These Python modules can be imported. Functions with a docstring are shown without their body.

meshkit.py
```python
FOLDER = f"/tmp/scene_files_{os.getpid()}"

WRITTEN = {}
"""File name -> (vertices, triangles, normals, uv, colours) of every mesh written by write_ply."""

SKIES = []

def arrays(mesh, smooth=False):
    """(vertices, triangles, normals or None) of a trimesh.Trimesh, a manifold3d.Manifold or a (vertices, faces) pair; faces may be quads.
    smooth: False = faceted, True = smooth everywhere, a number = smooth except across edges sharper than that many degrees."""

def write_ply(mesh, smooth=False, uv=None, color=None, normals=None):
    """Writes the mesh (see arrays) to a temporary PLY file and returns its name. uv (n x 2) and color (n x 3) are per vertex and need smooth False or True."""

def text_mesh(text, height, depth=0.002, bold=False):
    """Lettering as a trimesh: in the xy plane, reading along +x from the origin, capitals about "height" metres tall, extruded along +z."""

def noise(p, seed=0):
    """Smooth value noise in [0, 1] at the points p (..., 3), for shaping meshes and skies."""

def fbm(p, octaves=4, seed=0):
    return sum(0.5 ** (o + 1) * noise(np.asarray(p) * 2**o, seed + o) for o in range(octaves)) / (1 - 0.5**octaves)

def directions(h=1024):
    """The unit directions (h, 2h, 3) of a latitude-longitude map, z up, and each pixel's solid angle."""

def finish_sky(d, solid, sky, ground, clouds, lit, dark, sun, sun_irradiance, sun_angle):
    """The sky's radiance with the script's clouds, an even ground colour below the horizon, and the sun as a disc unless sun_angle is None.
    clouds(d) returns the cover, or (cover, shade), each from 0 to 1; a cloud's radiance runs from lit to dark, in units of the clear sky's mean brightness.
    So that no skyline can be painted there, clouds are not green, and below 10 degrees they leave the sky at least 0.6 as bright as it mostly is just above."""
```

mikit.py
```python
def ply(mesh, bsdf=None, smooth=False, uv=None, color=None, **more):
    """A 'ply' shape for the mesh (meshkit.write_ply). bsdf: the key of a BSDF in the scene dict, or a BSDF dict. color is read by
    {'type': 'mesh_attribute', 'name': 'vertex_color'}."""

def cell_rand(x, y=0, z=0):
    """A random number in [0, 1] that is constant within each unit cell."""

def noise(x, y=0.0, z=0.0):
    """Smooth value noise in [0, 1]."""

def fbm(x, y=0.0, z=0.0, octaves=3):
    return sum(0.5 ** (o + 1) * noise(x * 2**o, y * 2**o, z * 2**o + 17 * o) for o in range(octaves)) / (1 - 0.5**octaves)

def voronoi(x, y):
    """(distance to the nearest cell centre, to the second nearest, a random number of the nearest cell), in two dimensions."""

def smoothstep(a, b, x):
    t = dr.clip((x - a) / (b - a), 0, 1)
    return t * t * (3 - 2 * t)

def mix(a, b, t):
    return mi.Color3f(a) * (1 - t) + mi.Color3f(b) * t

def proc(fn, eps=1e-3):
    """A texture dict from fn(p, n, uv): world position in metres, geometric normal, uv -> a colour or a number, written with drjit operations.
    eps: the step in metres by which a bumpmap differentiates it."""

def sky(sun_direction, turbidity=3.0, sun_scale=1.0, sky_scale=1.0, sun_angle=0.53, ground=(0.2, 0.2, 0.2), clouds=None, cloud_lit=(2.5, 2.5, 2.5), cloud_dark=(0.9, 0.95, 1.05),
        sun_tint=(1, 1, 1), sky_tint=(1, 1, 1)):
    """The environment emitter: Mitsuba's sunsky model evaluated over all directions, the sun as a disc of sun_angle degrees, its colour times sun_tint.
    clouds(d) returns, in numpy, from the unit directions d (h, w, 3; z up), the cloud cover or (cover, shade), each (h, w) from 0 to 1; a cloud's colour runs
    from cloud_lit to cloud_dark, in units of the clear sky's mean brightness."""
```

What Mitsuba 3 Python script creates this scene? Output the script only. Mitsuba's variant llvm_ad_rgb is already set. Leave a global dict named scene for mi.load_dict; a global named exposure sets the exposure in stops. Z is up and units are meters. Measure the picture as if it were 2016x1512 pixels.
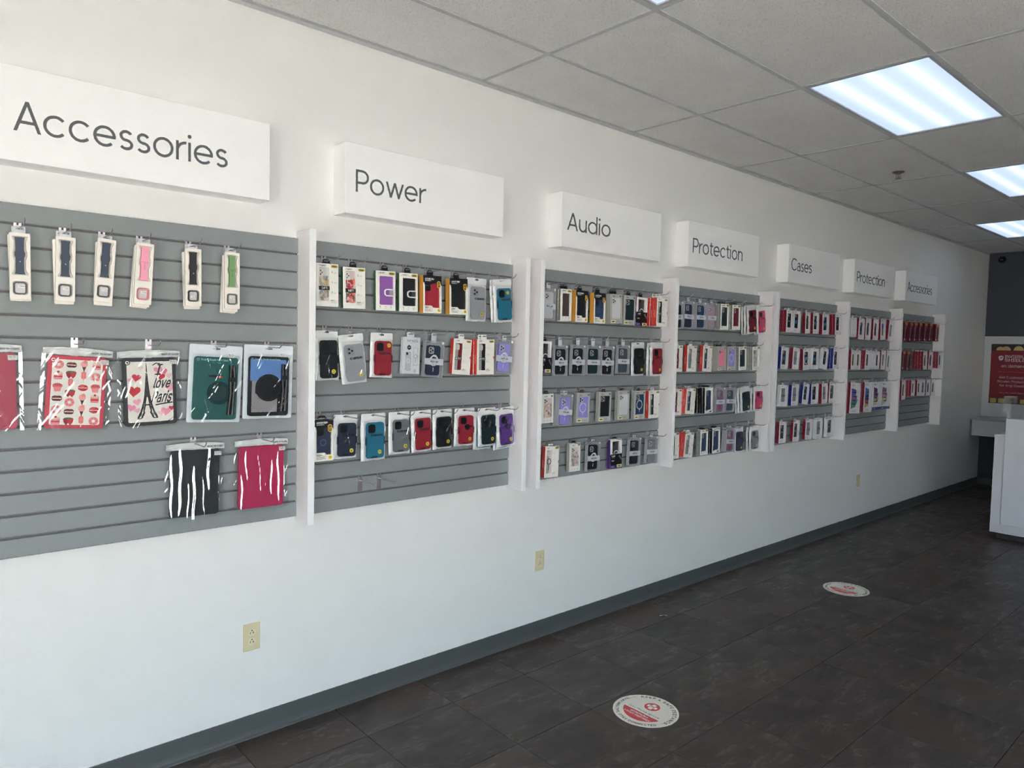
import math, random
import numpy as np, trimesh, shapely
from shapely import affinity
from shapely.geometry import Polygon, LineString, Point, MultiPolygon, box as sbox
from shapely.ops import unary_union
import drjit as dr
import mitsuba as mi
import mikit, meshkit

T = mi.ScalarTransform4f
scene, labels = {}, {}

# ------------------------------------------------------------------ camera, sky, exposure
yaw, pitch, roll, focal = 0.8415, -0.0519, 0.0225, 1414.11
eye = np.array([2.9306, 0.2398, 1.6793])
fw = np.array([-math.sin(yaw) * math.cos(pitch), math.cos(yaw) * math.cos(pitch), math.sin(pitch)])
rt = np.cross(fw, [0, 0, 1]); rt /= np.linalg.norm(rt); up0 = np.cross(rt, fw)
up = -rt * math.sin(roll) + up0 * math.cos(roll)
scene['camera'] = {'type': 'perspective', 'fov': 2 * math.degrees(math.atan(1008 / focal)), 'fov_axis': 'x',
                   'to_world': T().look_at(origin=eye.tolist(), target=(eye + fw).tolist(), up=up.tolist()), 'near_clip': 0.05, 'far_clip': 200.0}
exposure = 6.05
# daylight: the shop front behind the camera looks onto a sunlit forecourt; the sun itself stands behind the building
scene['sky'] = mikit.sky([0.35, 0.75, 0.95], turbidity=4.0, sun_scale=1.0, sky_scale=1.0, sun_angle=None, ground=(0.340, 0.384, 0.432),
                         sky_tint=(0.80,0.67,0.52), sun_tint=(1.0, 0.97, 0.93))
LAMP = [0.62 * 0.024, 0.78 * 0.024, 1.03 * 0.024]

# ------------------------------------------------------------------ colour packed in uv, one plastic / paper material for everything printed or moulded
def lin(c):
    c = np.asarray(c, float) / 255.0
    return np.where(c <= 0.04045, c / 12.92, ((c + 0.055) / 1.055) ** 2.4)

def enc(c, rough=8):
    l = lin(c); l = l + 0.10 * (l @ np.array([0.21, 0.72, 0.07]) - l)
    q = np.clip(np.round(np.sqrt(np.clip(l * 1.06, 0, 0.86)) * 127), 0, 127)
    return (q[0] * 128 + q[1], q[2] * 16 + rough)

def dec_color(p, n, uv):
    U, V = dr.floor(uv.x + 0.5), dr.floor(uv.y + 0.5)
    r = dr.floor((U + 0.25) / 128.0); g = U - 128.0 * r; b = dr.floor((V + 0.25) / 16.0)
    return mi.Color3f(r / 127.0, g / 127.0, b / 127.0) ** 2

def dec_rough(p, n, uv):
    V = dr.floor(uv.y + 0.5); b = dr.floor((V + 0.25) / 16.0)
    return 0.06 + (V - 16.0 * b) * 0.058

scene['m_goods'] = {'type': 'twosided', 'bsdf': {'type': 'principled', 'base_color': mikit.proc(dec_color), 'roughness': mikit.proc(dec_rough), 'specular': 0.5}}
scene['m_film'] = {'type': 'thindielectric', 'int_ior': 1.9}
scene['m_acrylic'] = {'type': 'thindielectric', 'int_ior': 1.22}
scene['m_chrome'] = {'type': 'twosided', 'bsdf': {'type': 'roughconductor', 'material': 'Cr', 'alpha': 0.16, 'distribution': 'ggx'}}

def ceil_color(p, n, uv):
    d1, _, r1 = mikit.voronoi(p.x * 95, p.y * 95)
    d2, _, r2 = mikit.voronoi(p.x * 210 + 7, p.y * 150 + 3)
    pit = dr.maximum(mikit.smoothstep(0.26, 0.10, d1) * dr.select(r1 > 0.62, 1.0, 0.0), 0.75 * mikit.smoothstep(0.30, 0.12, d2) * dr.select(r2 > 0.55, 1.0, 0.0))
    base = mikit.mix([0.84, 0.835, 0.82], [0.78, 0.775, 0.76], mikit.fbm(p.x * 9, p.y * 9, 0, 3))
    return mikit.mix(base, [0.36, 0.355, 0.34], pit * 0.66)
scene['m_ceiling_tile'] = {'type': 'diffuse', 'reflectance': mikit.proc(ceil_color)}

FX0, FY0, FT = 0.307, 3.629, 0.4572
def floor_color(p, n, uv):
    ix, iy = dr.floor((p.x - FX0) / FT), dr.floor((p.y - FY0) / FT)
    r1, r2 = mikit.cell_rand(ix, iy, 3), mikit.cell_rand(ix, iy, 9)
    sx, sy = p.x + 13 * r1, p.y + 17 * r2
    a = mikit.fbm(sx * 3.2 + 2, sy * 4.5, 0, 4)
    b = mikit.fbm(sx * 16, sy * 7 + 5, 2, 4)
    c = mikit.fbm(sx * 60, sy * 28, 4, 3)
    st = mikit.fbm(sx * 46 + 6 * b, sy * 9 + 3 * a, 5, 3)
    base = mikit.mix([0.045, 0.0415, 0.0405], [0.073, 0.068, 0.065], mikit.smoothstep(0.28, 0.72, a * 0.35 + b * 0.40 + st * 0.25))
    base = mikit.mix(base, [0.105, 0.100, 0.097], mikit.smoothstep(0.56, 0.74, st) * mikit.smoothstep(0.42, 0.62, b) * 0.6)
    base = mikit.mix(base, [0.075, 0.056, 0.050], mikit.smoothstep(0.52, 0.72, mikit.fbm(sx * 2.6 + 9, sy * 2.2, 7, 3)) * 0.75)
    base = mikit.mix(base, [0.12, 0.117, 0.115], mikit.smoothstep(0.60, 0.80, c) * mikit.smoothstep(0.45, 0.7, b) * 0.55)
    return base * mi.Color3f(0.96, 0.87, 0.815) * (0.88 + 0.24 * r1)
def floor_rough(p, n, uv):
    return 0.36 + 0.16 * mikit.fbm(p.x * 14, p.y * 9, 1, 3)
scene['m_floor'] = {'type': 'twosided', 'bsdf': {'type': 'principled', 'base_color': mikit.proc(floor_color), 'roughness': mikit.proc(floor_rough), 'specular': 0.33}}

def wall_color(p, n, uv):
    return mikit.mix([0.765, 0.765, 0.750], [0.75, 0.75, 0.736], mikit.fbm(p.y * 2.5, p.z * 2.5, p.x, 3))
def wall_bump(p, n, uv):
    return 0.0004 * mikit.fbm(p.y * 240, p.z * 240, p.x * 240, 2)
scene['m_wall'] = {'type': 'twosided', 'bsdf': {'type': 'principled', 'base_color': mikit.proc(wall_color), 'roughness': 0.55, 'specular': 0.35}}

def lens_light(p, n, uv):
    # three lamps behind a prismatic lens: uv.x runs across the lamps, uv.y along them
    s = mi.Float(0)
    for k in (0.2, 0.5, 0.8):
        s = s + dr.exp(-dr.square((uv.x - k) / 0.042)) + 0.45 * dr.exp(-dr.square((uv.x - k) / 0.105))
    e = dr.minimum(dr.minimum(uv.y, 1 - uv.y) * 14, 1)
    rib = 0.97 + 0.03 * dr.sin(uv.x * 420) * dr.sin(uv.y * 840)
    v = (0.58 + 0.46 * s * (0.35 + 0.65 * e)) * rib
    return mi.Color3f(LAMP[0] * v, LAMP[1] * v, LAMP[2] * v)

# ------------------------------------------------------------------ mesh builder
_C = np.array([[sx, sy, sz, k] for k in range(3) for sx in (-1, 1) for sy in (-1, 1) for sz in (-1, 1)], float)
def _cham():
    p = np.array([[s[i] * (1.0 if i == int(s[3]) else 0.8) for i in range(3)] for s in _C])
    h = trimesh.convex.convex_hull(p, repair=True)
    idx = np.argmin(((h.vertices[:, None] - p[None]) ** 2).sum(-1), 1)
    return idx[h.faces]
_CF = _cham()
_BF = np.array([[0, 1, 3], [0, 3, 2], [4, 6, 7], [4, 7, 5], [0, 4, 5], [0, 5, 1], [2, 3, 7], [2, 7, 6], [0, 2, 6], [0, 6, 4], [1, 5, 7], [1, 7, 3]])
_BV = np.array([[x, y, z] for x in (-1, 1) for y in (-1, 1) for z in (-1, 1)], float)
_text = {}

class MB:
    """Collects coloured pieces in local axes (a right, b up, c outwards)."""
    def __init__(s):
        s.v, s.f, s.u, s.n = [], [], [], 0
    def add(s, v, f, c=(200, 200, 200), r=8):
        v = np.asarray(v, float)
        s.v.append(v); s.f.append(np.asarray(f, int) + s.n); s.n += len(v)
        s.u.append(np.tile(enc(c, r), (len(v), 1)))
        return s
    def box(s, x0, x1, y0, y1, z0, z1, c=(200, 200, 200), r=8, ch=0.0):
        h = np.array([x1 - x0, y1 - y0, z1 - z0]) / 2; m = np.array([x1 + x0, y1 + y0, z1 + z0]) / 2
        if ch <= 0:
            return s.add(_BV * h + m, _BF, c, r)
        p = np.array([[q[i] * (h[i] if i == int(q[3]) else h[i] - ch) for i in range(3)] for q in _C])
        return s.add(p + m, _CF, c, r)
    def poly(s, g, z0, z1, c=(200, 200, 200), r=8):
        for q in getattr(g, 'geoms', [g]):
            if q.is_empty or q.area < 1e-10: continue
            m = trimesh.creation.extrude_polygon(q, z1 - z0, engine='earcut')
            s.add(m.vertices + [0, 0, z0], m.faces, c, r)
        return s
    def flat(s, g, z, c=(200, 200, 200), r=8):
        """thin ink layer: outline triangulated on its own plane with a 0.15 mm rim"""
        return s.poly(g, z - 0.00005, z + 0.00025, c, r)
    def text(s, t, h, x, y, z, c=(40, 40, 40), r=8, bold=False, anchor='l', sx=1.0, shear=0.0, rot=0.0, width=None):
        if (t, bold) not in _text:
            m = meshkit.text_mesh(t, 1.0, 1.0, bold)
            keep = m.face_normals[:, 2] > -0.5
            v, f = m.vertices, m.faces[keep]
            idx, inv = np.unique(f, return_inverse=True)
            _text[(t, bold)] = (v[idx], inv.reshape(-1, 3))
        v, f = _text[(t, bold)]
        w = v[:, 0].max()
        if width: sx = width / (w * h)
        v = v * [h * sx, h, 0.0003] + [0, 0, 0]
        ox = {'l': 0, 'c': -w * h * sx / 2, 'r': -w * h * sx}[anchor]
        v[:, 0] += ox + shear * v[:, 1]
        if rot:
            a = math.radians(rot); v[:, :2] = v[:, :2] @ np.array([[math.cos(a), math.sin(a)], [-math.sin(a), math.cos(a)]])
        return s.add(v + [x, y, z], f, c, r)
    def tube(s, pts, rad, c=(180, 180, 180), r=4, sides=7):
        p = np.asarray(pts, float); t = np.gradient(p, axis=0); t /= np.linalg.norm(t, axis=1, keepdims=True) + 1e-12
        ref = np.array([0, 0, 1.0]) if abs(t[0][2]) < 0.9 else np.array([1.0, 0, 0])
        a = np.cross(t, ref); a /= np.linalg.norm(a, axis=1, keepdims=True) + 1e-12; b = np.cross(t, a)
        an = np.arange(sides) * 2 * np.pi / sides
        rr = np.broadcast_to(rad, (len(p),))
        v = (p[:, None] + rr[:, None, None] * (np.cos(an)[None, :, None] * a[:, None] + np.sin(an)[None, :, None] * b[:, None])).reshape(-1, 3)
        f = []
        for i in range(len(p) - 1):
            for j in range(sides):
                k = (j + 1) % sides
                f += [[i * sides + j, (i + 1) * sides + k, i * sides + k], [i * sides + j, (i + 1) * sides + j, (i + 1) * sides + k]]
        n0 = len(v); v = np.vstack([v, p[:1], p[-1:]])
        e = (len(p) - 1) * sides
        for j in range(sides):
            k = (j + 1) % sides
            f += [[n0, j, k], [n0 + 1, e + k, e + j]]
        return s.add(v, f, c, r)
    def lathe(s, prof, c=(180, 180, 180), r=6, n=24):
        m = trimesh.creation.revolve(np.asarray(prof, float), sections=n)
        return s.add(m.vertices, m.faces, c, r)
    def grid(s, g, c=(200, 200, 200), r=6):
        h, w = g.shape[:2]
        i, j = np.meshgrid(np.arange(h - 1), np.arange(w - 1), indexing='ij'); k = (i * w + j).ravel()
        f = np.vstack([np.stack([k, k + 1, k + w + 1], 1), np.stack([k, k + w + 1, k + w], 1)])
        return s.add(g.reshape(-1, 3), f, c, r)
    def move(s, fn):
        s.v = [fn(v) for v in s.v]
        return s

def put(key, mb, frame=None, mat='m_goods', smooth=False):
    """One entry of the scene; a key that is taken gets the next number."""
    k, i = key, 0
    while k in scene:
        i += 1; k = f'{key}_{i:03d}'
    v = np.vstack(mb.v); f = np.vstack(mb.f)
    if frame is not None: v = frame(v)
    uv = np.vstack(mb.u) if mat == 'm_goods' else None
    scene[k] = mikit.ply(trimesh.Trimesh(v, f, process=False), mat, smooth=smooth, uv=uv)
    return k

_names = {}
def thing(name, label, cat, group=None):
    i = _names.get(name, -1) + 1; _names[name] = i
    k = name if i == 0 else f'{name}_{i:03d}'
    labels[k] = {'label': label, 'category': cat}
    if group: labels[k]['group'] = group
    return k
def struct(name): labels[name] = {'kind': 'structure'}; return name

def wallframe(x0, yc, zc, rolldeg=0.0, yawdeg=0.0):
    """local a -> +y, b -> +z, c -> +x (out of the left wall)"""
    cr, sr = math.cos(math.radians(rolldeg)), math.sin(math.radians(rolldeg)); cy, sy = math.cos(math.radians(yawdeg)), math.sin(math.radians(yawdeg))
    def fn(v):
        a, b, c = v[:, 0] * cr - v[:, 1] * sr, v[:, 0] * sr + v[:, 1] * cr, v[:, 2]
        a, c = a * cy + c * sy, -a * sy + c * cy
        return np.stack([x0 + c, yc + a, zc + b], 1)
    return fn
def rrect(w, h, r, cx=0.0, cy=0.0, q=4):
    return sbox(cx - w / 2 + r, cy - h / 2 + r, cx + w / 2 - r, cy + h / 2 - r).buffer(r, quad_segs=q)
def disc(x, y, r, q=6): return Point(x, y).buffer(r, quad_segs=q)
def ell(x, y, rx, ry, q=6): return affinity.scale(Point(x, y).buffer(1, quad_segs=q), rx, ry)
def ring(x, y, r0, r1, q=6): return disc(x, y, r1, q).difference(disc(x, y, r0, q))

# ------------------------------------------------------------------ room
H, YB, XR, YF = 3.0333, 11.184, 6.2, -2.30
def wb(name, x0, x1, y0, y1, z0, z1, c=None, mat='m_goods', r=9, ch=0.0):
    return put(name, MB().box(x0, x1, y0, y1, z0, z1, c or (200, 200, 200), r, ch), None, mat)
struct('wall_left'); wb('wall_left', -0.12, 0, YF - 0.12, YB + 0.12, 0, H + 0.3, mat='m_wall')
struct('wall_back'); wb('wall_back', -0.12, XR + 0.12, YB, YB + 0.12, 0, H + 0.3, (62, 68, 76), r=10)
struct('wall_right')
RY = (-1.9, 2.0, 0.12, 2.25)      # shop window in the right wall, beside and behind the camera
for a in ((YF - 0.12, RY[0], 0, H + 0.3), (RY[1], YB + 0.12, 0, H + 0.3), (RY[0], RY[1], 0, RY[2]), (RY[0], RY[1], RY[3], H + 0.3)):
    wb('wall_right__pier', XR, XR + 0.12, a[0], a[1], a[2], a[3], (92, 104, 118), r=10)
struct('window_2')
for i in range(4):
    y = RY[0] + (RY[1] - RY[0]) * i / 3
    wb('window_2__mullion', XR + 0.03, XR + 0.09, max(y - 0.025, RY[0]), min(y + 0.025, RY[1]), RY[2], RY[3], (60, 62, 66))
for z in (RY[2] + 0.025, RY[3] - 0.025): wb('window_2__transom', XR + 0.035, XR + 0.085, RY[0], RY[1], z - 0.025, z + 0.025, (60, 62, 66))
struct('wall_front')
WL = 3.0
for a in ((0, WL, 0, H + 0.3), (XR - 0.35, XR, 0, H + 0.3), (WL, XR - 0.35, 2.25, H + 0.3), (WL, XR - 0.35, 0, 0.12)):
    wb('wall_front__pier', a[0], a[1], YF - 0.12, YF, a[2], a[3], (214, 213, 208))
struct('window_1')
for i in range(5):
    x = WL + (XR - 0.35 - WL) * i / 4
    wb('window_1__mullion', max(x - 0.025, WL), min(x + 0.025, XR - 0.35), YF - 0.09, YF - 0.03, 0.12, 2.25, (60, 62, 66))
for z in (0.145, 2.25 - 0.025):
    wb('window_1__transom', WL, XR - 0.35, YF - 0.085, YF - 0.035, z - 0.025, z + 0.025, (60, 62, 66))
# baseboards: vinyl cove base, swept profile with a flared toe
def cove(name, L, fr):
    prof = Polygon([(0, 0), (0.017, 0), (0.0155, 0.004), (0.0085, 0.010), (0.005, 0.018), (0.0035, 0.03), (0.003, 0.094), (0.002, 0.0965), (0, 0.0965)])
    m = trimesh.creation.extrude_polygon(prof, L, engine='earcut')
    struct(name); put(name, MB().add(m.vertices, m.faces, (76, 79, 81), 7), fr)
cove('baseboard_left', YB - YF, lambda v: np.stack([v[:, 0] + 0.0002, YF + v[:, 2], v[:, 1]], 1)[:, :])
cove('baseboard_back', XR, lambda v: np.stack([v[:, 2], YB - v[:, 0], v[:, 1]], 1))
# floor: separate vinyl tiles over a dark bed
struct('floor')
wb('floor__bed', -0.12, XR + 0.12, YF - 0.12, YB + 0.12, -0.06, -0.004, (26, 25, 25))
def tile_mb(mb, ix, iy):
    g = 0.0009
    x0, y0 = FX0 + ix * FT, FY0 + iy * FT
    x0c, x1c, y0c, y1c = max(x0, 0) + g, min(x0 + FT, XR) - g, max(y0, YF) + g, min(y0 + FT, YB) - g
    if x1c - x0c < 0.01 or y1c - y0c < 0.01: return False
    mb.box(x0c, x1c, y0c, y1c, -0.004, 0.0, ch=0.0012); return True
rest = MB(); cells = [(ix, iy) for ix in range(-1, 15) for iy in range(-13, 17)]
for ix, iy in cells:
    x, y = FX0 + (ix + 0.5) * FT, FY0 + (iy + 0.5) * FT
    near = x < 2.9 and y > 1.5
    if near:
        mb = MB()
        if tile_mb(mb, ix, iy): put('floor__tile_001', mb, None, 'm_floor')
    else: tile_mb(rest, ix, iy)
kr = put('floor__outer_tiles', rest, None, 'm_floor'); labels[kr] = {'kind': 'stuff', 'label': 'floor tiles outside the walkway'}
# ceiling: lay-in tiles on an exposed tee grid, with 2 x 4 ft lamps in the same grid
struct('ceiling')
AX, GX, RY0, RP = 0.4897, 0.6096, 2.6023, 1.2154
xs = [0.0] + [AX + k * GX for k in range(10)] + [XR]
ys = [YF] + [RY0 + k * RP for k in range(-4, 8) if RY0 + k * RP > YF + 0.05] + [YB]
def yrow(k): return RY0 + k * RP
LIGHTS = [(2, -1), (2, 1), (2, 3), (1, 5)]     # (column, grid row)
for i in range(len(xs) - 1):
    for j in range(len(ys) - 1):
        if any(i == c and abs(ys[j] - yrow(r)) < 0.01 for c, r in LIGHTS): continue
        if ys[j + 1] - ys[j] < 0.02 or xs[i + 1] - xs[i] < 0.02: continue
        put('ceiling__tile_001', MB().box(xs[i] + 0.002, xs[i + 1] - 0.002, ys[j] + 0.002, ys[j + 1] - 0.002, H + 0.0015, H + 0.016), None, 'm_ceiling_tile')
TC = (176, 177, 180)
for x in xs[1:-1]: wb('ceiling__main_tee', x - 0.012, x + 0.012, YF, YB, H - 0.0012, H + 0.0015, TC, r=12)
for y in ys[1:-1]:
    for i in range(len(xs) - 1): wb('ceiling__cross_tee_001', xs[i] + 0.012, xs[i + 1] - 0.012, y - 0.012, y + 0.012, H - 0.0006, H + 0.0015, TC, r=12)
struct('trim_1')
put('trim_1', MB().poly(Polygon([(0, -0.018), (0.0015, -0.018), (0.0015, -0.0015), (0.022, -0.0015), (0.022, 0), (0, 0)]), 0, YB - YF, TC, 12), lambda v: np.stack([v[:, 0], YF + v[:, 2], H + v[:, 1]], 1))
wb('ceiling__plenum_deck', -0.12, XR + 0.12, YF - 0.12, YB + 0.12, H + 0.3, H + 0.36, (120, 120, 120))
LN = {(2, -1): 'lit ceiling panel light peeping in at the very top edge of the view', (2, 1): 'large lit ceiling panel light, before the sprinkler and wholly visible',
      (2, 3): 'lit ceiling panel light beyond the sprinkler, cut by the frame edge', (1, 5): 'small looking lit ceiling panel light, far end, close to the back wall'}
for c, r in LIGHTS:
    k = thing('ceiling_light', LN[c, r], 'light')
    x0, x1, y0, y1 = xs[c] + 0.012, xs[c + 1] - 0.012, yrow(r) + 0.012, yrow(r + 1) - 0.012
    fr = sbox(x0, y0, x1, y1).difference(sbox(x0 + 0.016, y0 + 0.016, x1 - 0.016, y1 - 0.016))
    put(k + '__frame', MB().poly(fr, H - 0.0004, H + 0.02, (165, 166, 168), 7))
    put(k + '__housing', MB().box(x0 + 0.014, x1 - 0.014, y0 + 0.014, y1 - 0.014, H + 0.012, H + 0.09, (225, 225, 225)))
    a, b, cc, d = x0 + 0.0155, x1 - 0.0155, y0 + 0.0155, y1 - 0.0155
    v = np.array([[a, cc, H + 0.006], [b, cc, H + 0.006], [b, d, H + 0.006], [a, d, H + 0.006]])
    scene[k + '__lens'] = mikit.ply(trimesh.Trimesh(v, [[0, 2, 1], [0, 3, 2]], process=False), {'type': 'diffuse', 'reflectance': {'type': 'rgb', 'value': [0.4, 0.4, 0.4]}},
                                    uv=np.array([[0, 0], [1, 0], [1, 1], [0, 1]]), emitter={'type': 'area', 'radiance': mikit.proc(lens_light)})

# ------------------------------------------------------------------ display wall: slat panels, white fins, lit-from-nowhere sign boxes
SLOT0, SP = 2.0512, 0.0757
ZB, ZT = 0.924, 2.119
SLAT = (129, 134, 137)
SEC = ['near Accessories', 'Power', 'Audio', 'near Protection', 'Cases', 'far Protection', 'far Accessories']
PAN = [(0.386, 1.6045), (1.634, 2.830), (2.9665, 4.1635), (4.1935, 5.4035), (5.5185, 6.7545), (6.7845, 7.985), (8.0155, 9.2225)]
for i, (y0, y1) in enumerate(PAN):
    k = thing('slatwall', f'grey slatwall display board with horizontal slots under the {SEC[i]} sign', 'slatwall', 'grey slatwall panels along the white wall')
    put(k + '__backing', MB().box(0.0006, 0.0095, y0, y1, ZB, ZT, (96, 92, 98), 9))
    edges = [ZT] + [SLOT0 - j * SP for j in range(15)] + [ZB]
    for j in range(16):
        zt = edges[j] - (0.0037 if j else 0); zb = edges[j + 1] + (0.0037 if j < 15 else 0)
        prof = Polygon([(0.0095, zb), (0.0170, zb), (0.0186, zb + 0.0024), (0.0192, zb + 0.0045), (0.0192, zt - 0.0018), (0.0180, zt), (0.0095, zt)])
        put(k + '__slat_001', MB().poly(prof, y0, y1, SLAT, 8), lambda v: np.stack([v[:, 0], v[:, 2], v[:, 1]], 1))
FINL = {1: (1.6045, 'between the near Accessories and Power panels'), 2: (2.830, 'closing the far edge of the Power panel'), 3: (2.9375, 'starting the near edge of the Audio panel'),
        4: (4.1635, 'between the Audio and near Protection panels'), 5: (5.4035, 'closing the far edge of the near Protection panel'), 6: (5.489, 'starting the near edge of the Cases panel'),
        7: (6.7545, 'between the Cases and far Protection panels'), 8: (7.985, 'between the far Protection and far Accessories panels'), 9: (9.2225, 'at the far end of the display wall, past every panel')}
for n, (y, t) in FINL.items():
    k = thing('divider_fin', 'white upright divider board ' + t, 'divider', 'white divider boards on the display wall')
    put(k + '__board', MB().box(0.0006, 0.127, y, y + 0.029, 0.905, 2.150, (222, 219, 221), 6, 0.0008))
    put(k + '__edge_band', MB().box(0.127, 0.1285, y + 0.0004, y + 0.0286, 0.9056, 2.1494, (230, 231, 234), 5, 0.0006))

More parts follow.
